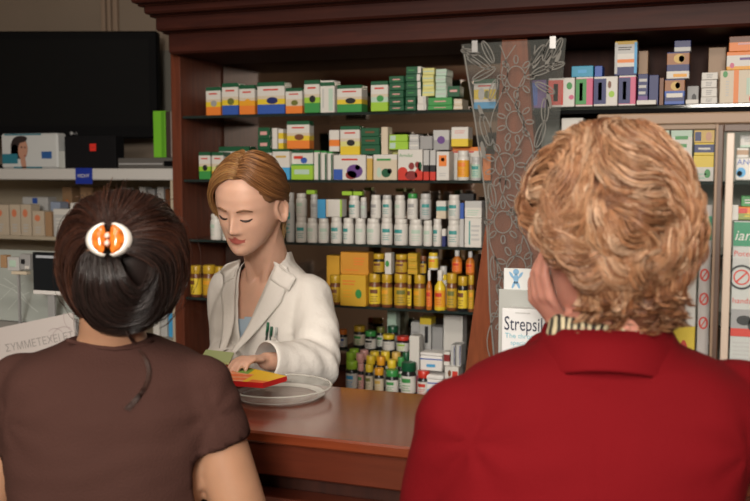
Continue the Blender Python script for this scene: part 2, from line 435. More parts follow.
def bottle_mesh(r, h, body, label, cap, kind, labcol):
    key = ('bt', round(r, 3), round(h, 3), body, label, cap, kind, labcol)
    if key in MESHES: return MESHES[key]
    b = MB(); c = MB(); B = cm(body, .3); L = cm(label, .5)
    if kind == 'pill': prof = [(r*.93, 0), (r, .003), (r, h*.10), (r*1.004, h*.11), (r*1.004, h*.68), (r, h*.71), (r*.97, h*.76), (r*.80, h*.82), (r*.80, h*.84)]; mm = [B, B, B, L, B, B, B, B]; rc, zc = r*.88, h*.81
    elif kind == 'jar': prof = [(r*.93, 0), (r, .003), (r, h*.08), (r*1.004, h*.09), (r*1.004, h*.60), (r, h*.61), (r*.98, h*.66), (r*.82, h*.72), (r*.82, h*.75)]; mm = [B, B, B, L, B, B, B, B]; rc, zc = r*.95, h*.74
    elif kind == 'can': prof = [(r*.96, 0), (r, .002), (r, h*.06), (r*1.003, h*.07), (r*1.003, h*.80), (r, h*.81), (r, h*.84)]; mm = [B, B, B, L, B, B]; rc, zc = r*1.02, h*.84
    else: prof = [(r*.95, 0), (r, .003), (r, h*.08), (r*1.004, h*.09), (r*1.004, h*.50), (r, h*.51), (r*.95, h*.60), (r*.45, h*.72), (r*.45, h*.80)]; mm = [B, B, B, L, B, B, B, B]; rc, zc = r*.48, h*.74
    b.lathe(prof, None, 18, mats=mm)
    # printed emblem and lines on the label, facing the customer
    zl0, zl1 = prof[3][1], prof[4][1]; rr = prof[3][0]+.0005
    def patch(a0, a1, z0, z1, m):
        n = 5
        for i in range(n):
            t0 = -PI/2+a0+(a1-a0)*i/n; t1 = -PI/2+a0+(a1-a0)*(i+1)/n
            b.poly([(rr*math.cos(t0), rr*math.sin(t0), z0), (rr*math.cos(t1), rr*math.sin(t1), z0), (rr*math.cos(t1), rr*math.sin(t1), z1), (rr*math.cos(t0), rr*math.sin(t0), z1)], m)
    H = zl1-zl0; M1 = cm(labcol)
    patch(-.75, .55, zl0+H*.62, zl0+H*.86, M1)
    for q in range(3): patch(-.7, .5-.2*(q % 2), zl0+H*(.14+.14*q), zl0+H*(.18+.14*q), M1)
    n = 18; rg = []
    for (q, zz) in ((rc*.98, zc), (rc, zc+.001), (rc, h-.002), (rc*.92, h)):
        rg.append([(q*(1+(.018 if j % 2 else -.01))*math.cos(2*PI*j/n), q*(1+(.018 if j % 2 else -.01))*math.sin(2*PI*j/n), zz) for j in range(n)])
    c.rings(rg, cm(cap, .35))
    MESHES[key] = (b.mesh('bottle', True), c.mesh('lid', True))
    for m_ in MESHES[key]: m_.set_sharp_from_angle(angle=math.radians(40))
    return MESHES[key]
def bottle(px0, px1, pyt, z, off, body, label, cap, text_label, kind='pill', cat='bottle', group=None, name='pill_bottle', on=None, labcol='t', pyb=None, Yp=None, rz=0):
    Y = (YS if Yp is None else Yp)+off
    x0 = W(px0+.3, 200, Y=Y).x; x1 = W(px1-.3, 200, Y=Y).x; r = (x1-x0)/2; r = round(r*1000)/1000-.0003
    Yc = Y+r
    zb = (support(x0, x1, Y, Y+2*r, z, W((px0+px1)/2, pyt, Y=Yc).z-.012) if on else z)+.0004
    if pyb is None: h = W((px0+px1)/2, pyt, Y=Yc).z-zb
    else: h = W((px0+px1)/2, pyt, Y=Yc).z-W((px0+px1)/2, pyb, Y=Yc).z
    h = max(h, .02); h = round(h*400)/400
    mb, mc = bottle_mesh(r, h, body, label, cap, kind, labcol)
    o = obj(name, mb, None, ((x0+x1)/2, Yc, zb), (0, 0, rz)); tag(o, text_label, cat, group)
    obj('lid', mc, o)
    PLACED.append((x0, x1, Y, Y+2*r, zb+h))
    return o
ZA, ZBb, ZC, ZD = SZ
TEA = 'herbal tea boxes on the top glass shelf'
def tea(a, b_, t, lowc, lab, off=.0, z=None, on=None, mid='by', pyb=None, d=.05, mark='olive', grp=None, kinds=None):
    bands = [(.13, 'dg'), (.30, 'w'), (.10, 'cr'), (.17, mid), (.30, lowc)]
    return carton(a, b_, t, ZA if z is None else z, off, bands, lab, 'box', grp, d, [('r', .5, .76, .55, .05, 'r'), ('e', .55, .42, .42, .22, mark), ('s', 0, .9, 0, .14, 'dg')], 'tea_box', on, pyb=pyb)
# ---- top shelf
tea(207, 222, 87, 'o', 'small white tea box with red and yellow base, leftmost on the top shelf', .015, mid='y', mark='gy', grp=TEA)
tea(223, 239.5, 83, 'b', 'narrow tea box with yellow band and blue base, second on the top shelf', .01, mid='y', grp=TEA)
tea(240, 256, 85, 'o', 'orange and white tea box, third from left on the top shelf', .012, mid='yo', mark='yo', grp=TEA)
tea(258, 285.5, 82, 'b', 'wide tea box with yellow band and blue base on the top shelf', .01, mid='y', mark='nb', grp=TEA)
tea(286, 303, 88, 'o', 'short tea box with orange base beside the wide one on the top shelf', .015, mid='cr', mark='olive', grp=TEA)
tea(304.5, 320, 80, 'g', 'tall tea box with green base and dark berry on the top shelf', .0, mid='lg', mark='k', grp=TEA)
carton(320.5, 335, 80.5, ZA, .01, [(.05, 'w'), (.12, 'dg'), (.83, 'w')], 'plain white tea box flank with green lid band on the top shelf', marks=[('r', .75, .4, .3, .7, 'mint'), ('r', .2, .45, .12, .6, 'lgy')], name='tea_box', group=TEA)
tea(337, 362, 85, 'g', 'wide tea box with yellow green base and dark flask picture on the top shelf', .012, mid='y', mark='k', grp=TEA)
tea(370.5, 388, 81, 'lg', 'lime green based tea box left of the stacked green cartons', .0, mid='mint', mark='g', grp=TEA)
GB = [(1, 'dg')]
def stack(px0, px1, pys, z, off, bands, lab, grp, marks, d=.07, name='green_carton', on=False):
    # pys: tops from lowest upwards
    words_ = ['bottom', 'second', 'third', 'fourth', 'fifth', 'sixth', 'seventh']
    for i, t in enumerate(pys):
        pos = 'topmost' if i == len(pys)-1 else (words_[i] if i else 'bottom')
        carton(px0+(i % 2)*.4, px1-(i*7 % 3)*.4, t, z, off+(i*5 % 3)*.0015, bands, lab % pos, 'box', grp, d, marks, name, on=(True if (i or on) else None))
GL = [('r', .5, .5, .5, .16, 'pk'), ('r', .5, .3, .3, .08, 'g')]
stack(388.5, 404, [105.5, 98, 90.5, 83, 76], ZA, .0, GB, '%s flat dark green carton in the stack right of the lime tea box', 'flat green cartons stacked on the top shelf', GL)
stack(404.5, 416, [105, 97], ZA, .0, GB, '%s dark green carton in the low pair beside the tall green stack', 'low green pair on the top shelf', GL)
stack(416.5, 426, [104, 96], ZA, .0, [(1, 'w')], '%s white flank carton of the low pair left of the wide green ones', 'white pair on the top shelf', [('r', .8, .5, .2, .8, 'lgy')])
stack(405, 421, [89, 81.5, 74, 66.5], ZA, .02, GB, '%s dark green carton in the high pile on the top shelf', 'high green pile on the top shelf', [('r', .88, .5, .22, .9, 'w'), ('r', .35, .5, .4, .12, 'g')], on=True)
stack(421.5, 434, [89, 82, 75, 68], ZA, .02, [(1, 'by')], '%s pale yellow green carton flank in the high pile on the top shelf', 'pale pile on the top shelf', [('r', .5, .5, .95, .16, 'mint')], on=True)
stack(427, 452, [105.3, 97.5], ZA, .0, [(1, 'g')], '%s wide green carton under the pale pile on the top shelf', 'wide green cartons on the top shelf', [('r', .5, .5, .5, .14, 'pk')])
stack(434.5, 446, [90, 83, 76, 69], ZA, .02, [(1, 'mint')], '%s grey green carton flank at the right of the high pile', 'grey pile on the top shelf', [('r', .5, .5, .9, .14, 'lgy')], on=True)
carton(446.5, 459, 86, ZA, .0, GB, 'dark green carton perched above the wide green pair', marks=[('r', .5, .55, .6, .2, 'pk')], name='green_carton', on=True)
stack(452.5, 462, [105.5, 99], ZA, .004, [(1, 'cr')], '%s cream carton end right of the wide green pair', 'cream carton ends on the top shelf', [('r', .5, .5, .9, .2, 'w')])
carton(472.5, 495, 79, ZA, .0, [(.15, 'dg'), (.20, 'w'), (.33, 'y'), (.09, 'w'), (.23, 'lb')], 'yellow tea box with small bird shape and blue base behind the etched pane', marks=[('r', .5, .77, .6, .05, 'r'), ('e', .6, .48, .25, .28, 'olive'), ('e', .35, .5, .3, .4, 'lgy')], name='tea_box')
# ---- second shelf
G2 = 'boxes on the second shelf'
tea(199, 211, 152, 'g', 'small tea box with green base, leftmost on the second shelf', .01, ZBb, mid='lg', mark='k', grp=G2)
tea(212, 224, 152, 'yo', 'small orange based tea box beside the green one, second shelf', .01, ZBb, grp=G2)
carton(219, 250, 146.5, ZBb, .08, [(.15, 'dg'), (.85, 'w')], 'white box with dark green top behind small tea boxes on the second shelf', name='tea_box', group=G2)
carton(251, 272, 150, ZBb, .01, [(.10, 'dg'), (.9, 'w')], 'white box with dark green edge directly above the pharmacist’s head', marks=[('l', .5, .6, .6, .25, 'gold', 2)], name='medicine_box', group=G2)
carton(272.5, 290, 149, ZBb, .01, [(.08, 'dg'), (.52, 'w'), (.4, 'lb')], 'white box with pale blue base right of the pharmacist’s parting', marks=[('l', .5, .75, .6, .15, 'gold', 1)], name='medicine_box', group=G2)
carton(290.5, 313.5, 150, ZBb, .03, [(.10, 'dg'), (.9, 'w')], 'white box behind the low green box on the second shelf', marks=[('r', .35, .75, .4, .1, 'r'), ('e', .6, .65, .3, .2, 'b')], name='medicine_box', group=G2)
carton(291, 313, 164, ZBb, .0, [(.1, 'g'), (.9, 'lg')], 'low green box standing in front of a white box on the second shelf', d=.026, marks=[('r', .5, .5, .7, .3, 'mint')], name='green_carton', group=G2)
for i, (a, c_) in enumerate(((314, 320.5), (321, 327), (327.5, 333))):
    carton(a, c_, 150.5+i*.6, ZBb, .01, [(.06, 'g'), (.94, 'w')], ['leftmost', 'middle', 'rightmost'][i]+' narrow white box with green stripe left of the grape picture box', marks=[('r', .85, .45, .3, .9, 'dg')], name='narrow_medicine_box', group='narrow striped boxes on the second shelf')
carton(333.5, 366, 155, ZBb, .0, [(.07, 'w'), (.93, 'w')], 'white box with dark berry picture and blue corner on the second shelf', marks=[('e', .66, .35, .5, .55, 'pu'), ('e', .55, .2, .35, .35, 'dr'), ('r', .14, .22, .28, .42, 'b'), ('r', .5, .82, .5, .07, 'r'), ('e', .75, .5, .16, .2, 'k')], name='medicine_box', group=G2, d=.04)
carton(338, 387, 152.5, ZBb, .06, [(.18, 'w'), (.82, 'pk')], 'pink white wide box behind the berry picture box', name='medicine_box', group=G2)
carton(366.5, 372.5, 156, ZBb, .0, [(.1, 'w'), (.9, 'gold')], 'thin golden flank box right of the berry picture box', name='narrow_medicine_box', group=G2)
carton(373, 397, 154.5, ZBb, .0, [(.2, 'w'), (.8, 'cr')], 'cream box with dark green leaves left of the red berries box', marks=[('e', .55, .28, .4, .35, 'dg'), ('e', .25, .3, .2, .4, 'mint'), ('r', .45, .8, .6, .08, 'g'), ('e', .7, .35, .2, .2, 'k')], name='medicine_box', group=G2)
carton(383, 398, 148, ZBb, .06, [(1, 'by')], 'pale olive box behind the leafy cream box', name='medicine_box', group=G2)
carton(397.5, 422.5, 149.5, ZBb, .0, [(.72, 'w'), (.28, 'r')], 'white box with red berries and green title on the second shelf', marks=[('e', .56, .46, .24, .24, 'dr'), ('e', .80, .50, .20, .22, 'dr'), ('e', .9, .45, .16, .3, 'dg'), ('e', .2, .28, .4, .3, 'r'), ('e', .55, .16, .5, .3, 'dr'), ('e', .85, .2, .3, .4, 'r')], name='medicine_box', txt=('Arnidol', .06, .76, .0135, 'g'))
for i, (a, c_) in enumerate(((423, 429), (429.5, 435.5))):
    carton(a, c_, 150, ZBb, .002, [(.5, 'lgy'), (.22, 'k'), (.28, 'r')], ['left', 'right'][i]+' grey flank of the berry boxes with dark band on the second shelf', name='narrow_medicine_box', group='flanks of berry boxes')
carton(436, 449, 151.5, ZBb, .0, [(1, 'w')], 'narrow white box with an orange square on the second shelf', marks=[('r', .5, .68, .62, .38, 'o'), ('r', .5, .72, .25, .12, 'pk'), ('l', .5, .2, .6, .15, 'lgy', 2)], name='narrow_medicine_box')
carton(449, 482, 147, ZBb, .07, [(.12, 'o'), (.88, 'w')], 'pale box with orange lettering behind the white bottle on the second shelf', marks=[('l', .4, .85, .7, .1, 'r', 1)], name='medicine_box')
bottle(455, 468, 151, ZBb, .0, 'w', 'yo', 'w', 'white bottle with orange fruit label on the second shelf', labcol='o', name='vitamin_bottle')
bottle(469, 480.5, 157, ZBb, .0, 'lgy', 'mint', 'lgy', 'pale frosted bottle behind the etched pane on the second shelf', name='lotion_bottle')
carton(482, 490.5, 154, ZBb, .0, [(1, 'o')], 'bright orange narrow box at the pillar on the second shelf', name='narrow_medicine_box')
# upper tier of the second shelf
stack(258, 270.5, [139, 127.5], ZBb, .012, GB, '%s dark green carton in the pair above the pharmacist’s head', 'green cartons above the head', [('r', .5, .5, .6, .3, 'pk')], on=True, d=.035)
carton(272.5, 278, 128, ZBb, .012, [(1, 'w')], 'narrow white box between green pair and orange tea box', name='narrow_medicine_box', on=True, d=.03)
carton(278.5, 284, 129, ZBb, .012, [(.2, 'w'), (.3, 'y'), (.2, 'w'), (.3, 'y')], 'narrow white and yellow box left of the orange tea box', name='narrow_medicine_box', on=True, d=.03)
tea(287, 310, 121, 'o', 'bright tea box with flame orange base in the upper tier of the second shelf', .012, ZBb, True, mid='y', mark='br', d=.035)
carton(329, 339.5, 130, ZBb, .012, [(.45, 'w'), (.3, 'o'), (.25, 'w')], 'small white box with orange stripe in the upper tier', name='medicine_box', on=True, d=.04)
tea(340, 360, 126, 'y', 'tea box with black cherries on yellow in the upper tier', .008, ZBb, True, mid='by', mark='k', d=.035)
stack(360.5, 380, [145, 136.5, 128], ZBb, .008, GB, '%s dark green carton in the stack beside the cherry tea box', 'dark green stack in the upper tier', [('r', .5, .5, .5, .2, 'br')], on=True, d=.04)
carton(381, 388, 127, ZBb, .012, [(1, 'cr')], 'narrow cream box left of the lime flat cartons', name='narrow_medicine_box', on=True, d=.04)
stack(388.5, 408, [141.5, 134.5], ZBb, .01, [(1, 'lg')], '%s flat lime green carton in the upper tier of the second shelf', 'lime cartons', [('r', .2, .5, .3, .7, 'mint')], on=True, d=.05)
stack(408.5, 419, [141.5, 134.5], ZBb, .01, [(1, 'lgy')], '%s flat pale grey carton right of the lime ones', 'grey cartons', [('r', .5, .5, .9, .2, 'w')], on=True, d=.05)
carton(419.5, 432, 136, ZBb, .012, [(1, 'gy')], 'dark grey small box in the upper tier of the second shelf', name='medicine_box', on=True, d=.04)
carton(432.5, 449, 130, ZBb, .03, [(.5, 'lgy'), (.5, 'gy')], 'silvery box right of the dark grey one in the upper tier', marks=[('e', .5, .5, .5, .4, 'pu')], name='medicine_box', on=True, d=.04)
carton(450.5, 468, 127, ZBb, .03, [(.6, 'w'), (.4, 'y')], 'white and yellow box above the orange fruit bottle', marks=[('l', .5, .75, .6, .2, 'pk', 2)], name='medicine_box', on=True, d=.05)
# ---- third shelf: white bottles
GW = 'white pill bottles in the front row of the third shelf'
fr = [(207.5, 218.5, 214), (219.5, 229, 217), (284, 293, 217), (293.5, 304.5, 217), (305, 315.5, 218), (316, 327, 218), (328.5, 340, 217), (341, 352, 218), (353, 364, 218), (364.5, 378, 218), (379, 391, 218), (392, 406, 219), (407, 421, 219), (422, 431.5, 220), (432, 441, 219), (446, 459, 220)]
ords = ['first', 'second', 'third', 'fourth', 'fifth', 'sixth', 'seventh', 'eighth', 'ninth', 'tenth', 'eleventh', 'twelfth', 'thirteenth', 'fourteenth', 'fifteenth', 'sixteenth', 'seventeenth', 'eighteenth', 'nineteenth', 'twentieth']
side = ['leftmost white pill bottle, left of the pharmacist’s cheek', 'white pill bottle partly hidden by the pharmacist’s cheek']
for i, (a, c_, t) in enumerate(fr):
    lab = side[i] if i < 2 else 'white pill bottle with teal print, %s from her ear in the front row' % ords[i-2]
    bottle(a, c_, t, ZC, .0 if i != 2 else .03, 'w', 'w', 'w', lab, group=GW, name='white_pill_bottle', labcol=('mint', 't', 't', 'mint')[i*7 % 4], rz=(i*53 % 7-3)*.12)
carton(464.5, 482, 218, ZC, .0, [(1, 'w')], 'white box with teal frame, lower one at the pillar on the third shelf', marks=[('r', .30, .5, .08, .8, 't'), ('l', .65, .5, .5, .6, 'lgy', 4)], name='medicine_box')
carton(441.8, 445.8, 229, ZC, .004, [(.4, 'w'), (.6, 'nb')], 'thin white and navy box between two white bottles', name='narrow_medicine_box', d=.02)
carton(459.5, 464.2, 219, ZC, .004, [(1, 'lgy')], 'thin grey box left of the white box at the pillar', name='narrow_medicine_box', d=.02)
GU = 'bottles of the upper tier on the third shelf'
up = [(285.5, 293, 193, 'lgy', 'lgy'), (294, 304.5, 193, 'w', 'w'), (309, 316.5, 194, 'lgy', 'lgy'), (347, 358, 195.5, 'w', 'w'), (359, 366, 197, 'lgy', 'w'), (369, 379.5, 195, 'w', 'w'), (380.5, 390.5, 195, 'w', 'lgy'), (393, 404, 195, 'w', 'w'), (405.5, 416.5, 193.5, 'w', 'g'), (418, 430, 194, 'lgy', 'lgy')]
for i, (a, c_, t, bc, cc) in enumerate(up):
    bottle(a, c_, t, ZC, .003, bc, bc, cc, ('grey frosted' if bc == 'lgy' else 'white')+' pill bottle'+(' with green lid' if cc == 'g' else '')+' in the upper tier, %s from the left' % ords[i], group=GU, name='white_pill_bottle', on=True, labcol=('t', 'mint', 'gy')[i % 3], rz=(i*31 % 7-3)*.12)
carton(317, 325.5, 199.5, ZC, .005, [(1, 'lb')], 'small sky blue box standing on the white bottles', name='medicine_box', on=True, d=.04)
carton(326, 342, 199.5, ZC, .005, [(1, 'w')], 'white box with lime edge standing on the white bottles', marks=[('r', .95, .5, .12, 1, 'lg'), ('r', .05, .5, .12, 1, 'cr')], name='medicine_box', on=True, d=.04)
# lime lids rims between tiers
for i, (a, c_) in enumerate(((306, 315), (341.5, 352), (353, 362))):
    carton(a, c_, 213, ZC, .0+.012, [(1, 'lg')], ['left', 'middle', 'right'][i]+' flat lime sachet box lying on the front bottles', name='sachet_box', on=True, pyb=217, d=.02)
carton(436, 446, 201, ZC, .006, [(.3, 'w'), (.25, 't'), (.45, 'cr')], 'narrow white box with teal band in the upper tier near the pillar', name='narrow_medicine_box', on=True, d=.03)
bottle(446.5, 459, 195, ZC, .0, 'w', 'w', 'w', 'taller clean white bottle in the upper tier near the pillar', on=True, name='white_pill_bottle')
carton(459.8, 464, 203, ZC, .006, [(1, 'b')], 'thin blue box in the upper tier beside the pillar', name='narrow_medicine_box', on=True, d=.03)
carton(464.5, 482, 201, ZC, .006, [(.4, 'lgy'), (.6, 'w')], 'white and grey box on top of the teal framed box', marks=[('l', .5, .3, .7, .4, 'mint', 3)], name='medicine_box', on=True, d=.04)
carton(459, 474, 193.5, ZC, .01, [(1, 'k')], 'flat black box on the highest white box by the pillar', name='medicine_box', on=True, d=.03)
# ---- fourth shelf: yellow
GY_ = 'yellow labelled jars in the front row of the fourth shelf'
jf = [(186.5, 197.5, 265, 'am'), (198.5, 211, 265, 'am'), (211.5, 221, 266, 'am'), (366.5, 379, 273.5, 'am'), (379.5, 391, 274, 'am'), (392, 406, 273, 'am'), (406.5, 411.5, 275, 'am'), (412, 424.5, 274, 'am'), (445.5, 456.5, 273, 'am'), (457, 467.5, 276, 'k'), (467.8, 474.5, 275, 'br')]
for i, (a, c_, t, bc) in enumerate(jf):
    lab = ['leftmost yellow jar beside the cabinet side', 'second yellow jar from the cabinet side', 'third yellow jar touching the pharmacist’s shoulder'][i] if i < 3 else 'yellow labelled jar with yellow lid, %s right of the carton with green print' % ords[i-3]
    bottle(a, c_, t, ZD, .005, 'br' if bc == 'am' else bc, 'dy' if i % 3 else 'y', 'dy', lab, 'jar', 'jar', GY_, 'vitamin_jar', labcol=('br', 'yo', 'olive')[i % 3], rz=(i*53 % 7-3)*.12)
carton(339.5, 366, 275, ZD, .0, [(1, (.62, .36, .03))], 'yellow orange carton with green print standing right of the white coat', marks=[('e', .72, .4, .25, .3, 'g'), ('l', .35, .75, .5, .2, 'o', 2), ('l', .3, .4, .35, .3, 'yo', 3)], name='vitamin_carton')
bottle(425.5, 432, 270, ZD, .002, 'am', 'o', 'w', 'slim amber bottle with white cap, left of the yellow dropper bottles', 'dropper', group=None, name='syrup_bottle', labcol='r')
bottle(433, 445, 270, ZD, .0, 'y', 'yo', 'w', 'yellow dropper bottle with white cap in the front row', 'dropper', name='syrup_bottle', labcol='r')
carton(326, 339.5, 255.5, ZD, .06, [(1, (.62, .33, .03))], 'orange yellow carton partly behind the coat shoulder on the fourth shelf', name='vitamin_carton')
bottle(327, 339, 275, ZD, .004, 'br', 'dy', 'dy', 'yellow jar half hidden by the white coat shoulder', 'jar', 'jar', None, 'vitamin_jar', labcol='br')
carton(340, 368.5, 252.5, ZD, .012, [(1, (.60, .27, .03))], 'orange carton lying in the upper tier of the fourth shelf', marks=[('l', .68, .6, .4, .4, 'o', 3), ('l', .4, .2, .5, .1, 'o', 1)], name='vitamin_carton', on=True, d=.05)
GJ = 'jars in the upper tier of the fourth shelf'
for i, (a, c_, t, bc, lc) in enumerate(((371, 383, 253.5, 'k', 'dy'), (393.5, 406, 254, 'br', 'dy'), (419, 426, 256, 'k', 'br'))):
    bottle(a, c_, t, ZD, .004, bc, 'dy', lc, ['dark jar with dull yellow label right of the orange carton', 'yellow lidded jar standing on another yellow jar', 'small dark jar left of the tall white bottle'][i], 'jar', 'jar', GJ, 'vitamin_jar', on=True, labcol='br')
carton(384.5, 391.5, 253, ZD, .006, [(1, 'w')], 'slim white carton with green print between upper jars', marks=[('e', .4, .5, .6, .3, 'g')], name='narrow_medicine_box', on=True, d=.03, rot=.0)
stack(407.5, 418, [269, 261.5, 253.5], ZD, .006, [(1, 'dy')], '%s small yellow carton in the stack between upper jars', 'small yellow cartons', [('r', .5, .5, .8, .1, 'yo')], on=True, d=.04, name='vitamin_carton')
bottle(427, 437.5, 252.5, ZD, .01, 'w', 'y', 'y', 'tall white bottle with yellow cap in the upper tier', 'pill', name='vitamin_bottle', on=True, labcol='o')
bottle(438.5, 447, 266, ZD, .03, 'y', 'w', 'lgy', 'small bottle with pale grey cap behind the dropper', 'pill', name='vitamin_bottle', labcol='o')
for i, (a, c_) in enumerate(((451, 461.5), (465, 474.5))):
    bottle(a, c_, 250+i, ZD, .008, 'am', 'o', 'lgy', ['left', 'right'][i]+' amber bottle with orange label near the pillar', 'dropper', name='syrup_bottle', on=True, labcol='r', group='amber bottles near the pillar')
# ---- bottom ledge
LZ = ZLEDGE
def ld(a, c_, t, lid, lab, off, bc='k', lb='w', lc='g', on=None, pyb=None, g=None, kind='jar'):
    bottle(a, c_, t, LZ, off, bc, lb, lid, lab, kind, 'bottle', g, 'supplement_bottle', on=on, labcol=lc, pyb=pyb)
LF = 'dark supplement bottles on the bottom ledge'
ld(343, 355.5, 361, 'lg', 'dark bottle with lime lid, leftmost at the ledge front', .0, lc='lb', g=LF)
ld(356, 363, 363, 'pk', 'small dark bottle with pink lid at the ledge front', .006, lb='pk', g=LF)
ld(363.5, 372, 364, 'y', 'slim dark bottle with yellow lid at the ledge front', .0, lb='cr', lc='olive', g=LF)
ld(372.5, 382.5, 368, 'yo', 'dark bottle with orange yellow lid at the ledge front', -.008, lb='cr', lc='gold', g=LF)
ld(383.5, 397, 369, 'g', 'wide dark bottle with green lid, fifth at the ledge front', -.008, g=LF)
ld(399, 414.5, 362, 'dg', 'dark bottle with deep green lid and white heart shaped label', -.004, lc='g', g=LF)
ld(416, 429, 370, 'r', 'dark bottle with red lid at the front right of the ledge', -.008, lc='r', g=LF)
GR = 'lidded bottles in the rear rows of the ledge'
rr_ = [(344, 353, 352, 'lg', .05), (354, 363, 353, 'pk', .045), (364, 374, 355, 'y', .045), (375, 384, 356, 'yo', .045), (385.5, 395.5, 359, 'y', .045), (396.5, 404, 357, 'g', .045),
       (347, 357, 349, 'lg', .09), (358, 367, 350, 'pk', .09), (368, 378, 351, 'y', .09), (379, 389, 351, 'y', .09), (390, 400, 352, 'gold', .09), (401, 410, 352, 'dg', .09)]
for i, (a, c_, t, cl, off) in enumerate(rr_):
    ld(a, c_, t, cl, '%s bottle from the left in the %s row of the bottom ledge' % (ords[i % 6]+' '+{'lg': 'lime lidded', 'pk': 'pink lidded', 'y': 'yellow lidded', 'yo': 'orange lidded', 'g': 'green lidded', 'gold': 'dull gold lidded', 'dg': 'deep green lidded'}[cl], 'second' if i < 6 else 'third'), off, g=GR, pyb=None)
# upper tier stands on a small glass riser
ZR = W(380, 353, Y=YS+.1).z
def riser(b):
    xa = W(336, 350, Y=YS+.1).x; xb = W(409, 350, Y=YS+.1).x
    b.box(xa, YS+.125, ZR-.006, xb, YB-.01, ZR, shelf_g)
    for x in (xa+.004, xb-.004): b.box(x-.004, YS+.19, LZ, x+.004, YS+.2, ZR-.006, shelf_g)
b = MB(); riser(b); rs = b.build('display_riser'); tag(rs, 'smoked glass riser carrying the upper bottles above the bottom ledge', 'riser')
def ru(a, c_, t, lid, lab, off, bc='k', lb='w', lc='g', kind='jar'):
    bottle(a, c_, t, ZR, off, bc, lb, lid, lab, kind, 'bottle', 'upper bottles on the riser', 'supplement_bottle', labcol=lc)
ru(336.5, 345.5, 329, 'o', 'small bottle with orange lid next to the coat sleeve', .125, lc='b')
ru(351, 363.5, 325, 'dy', 'dark bottle with mustard lid on the riser', .165, lb='cr')
ru(362.5, 374.5, 331, 'g', 'dark bottle with green lid on the riser', .125, lc='k')
ru(375, 384, 327, 'olive', 'rear bottle with olive lid on the riser', .17)
ru(380.5, 393, 334, 'y', 'dark bottle with yellow lid and white label on the riser', .125, lc='lgy')
ru(385.5, 397, 326, 'dg', 'rear bottle with dark green lid on the riser', .17, lb='gy')
ru(394.5, 408, 336, 'r', 'bottle with red lid and green leaf label on the riser', .125, lb='w', lc='lg')
carton(409.5, 420, 336, LZ, .06, [(.7, 'w'), (.3, 'p')], 'tall narrow white box with pink base left of the white tubs', marks=[('e', .5, .12, .8, .2, 'r')], name='narrow_medicine_box', d=.04)
def tub(a, c_, t, lab, off, on=None, pyb=None):
    Y = YS+off; x0 = W(a, 200, Y=Y).x; x1 = W(c_, 200, Y=Y).x; w = x1-x0; d = .055
    zb = (support(x0, x1, Y, Y+d, LZ) if on else LZ)+.0004
    h = W(432, t, Y=Y).z-zb; PLACED.append((x0, x1, Y, Y+d, zb+h))
    b = MB()
    b.box(-w/2, 0, 0, w/2, d, h*.80, WHITE, .003); 
    b.poly([(-w/2, -.0005, h*.62), (w/2, -.0005, h*.62), (w/2, -.0005, h*.68), (-w/2, -.0005, h*.68)], cm('b'))
    b.poly([(-w*.2, -.0005, h*.22), (w*.2, -.0005, h*.22), (w*.2, -.0005, h*.38), (-w*.2, -.0005, h*.38)], cm('lb'))
    o = b.build('plastic_tub', loc=((x0+x1)/2, Y, zb)); tag(o, lab, 'tub', 'white plastic tubs')
    b = MB(); b.box(-w/2-.001, -.001, h*.80, w/2+.001, d+.001, h, WHITE, .004); b.build('lid', o)
tub(421, 444, 375, 'lower white plastic tub with blue stripe on the bottom ledge', .0)
tub(420.5, 443, 353, 'upper white plastic tub with blue stripe on the bottom ledge', .004, True)
carton(445.5, 460, 367, LZ, .0, [(1, 'w')], 'white box with red mark beside the lower tub', marks=[('r', .75, .75, .4, .25, 'r'), ('e', .35, .8, .25, .2, 'br')], name='medicine_box')
carton(444.5, 451, 352, LZ, .012, [(.2, 'w'), (.5, 'dr'), (.3, 'w')], 'narrow dark red box beside the upper tub', name='narrow_medicine_box', on=True, d=.03)
for i, (a, c_) in enumerate(((451.5, 456.5), (457, 462.5))):
    carton(a, c_, 345, LZ, .012, [(1, 'lgy')], ['left', 'right'][i]+' thin grey box on the white box with red mark', name='narrow_medicine_box', on=True, d=.05, marks=[('r', .8, .5, .2, .9, 'nb')], group='thin grey boxes')
carton(444, 464, 315, LZ, .16, [(1, 'w')], 'large plain white carton at the back of the ledge near the pillar', marks=[('r', .45, .42, .5, .04, 'gold')], name='medicine_box')
carton(411, 420.5, 322, LZ, .20, [(1, 'lgy')], 'large pale grey carton standing at the back of the ledge', marks=[('l', .5, .8, .7, .1, 'gy', 2), ('l', .4, .5, .5, .1, 'gy', 2)], name='medicine_box', d=.04)
carton(420, 432, 318, LZ, .17, [(.1, 'y'), (.9, 'lgy')], 'grey carton with yellow top and dark print at the back of the ledge', marks=[('r', .6, .75, .3, .25, 'k')], name='medicine_box', d=.05)
carton(432.5, 443.5, 327, LZ, .15, [(1, 'gy')], 'mid grey carton between two pale ones at the back of the ledge', name='medicine_box')
carton(387, 396.5, 308, ZR, .205, [(1, 'mint')], 'narrow mint carton standing behind the riser bottles', name='narrow_medicine_box', d=.04)
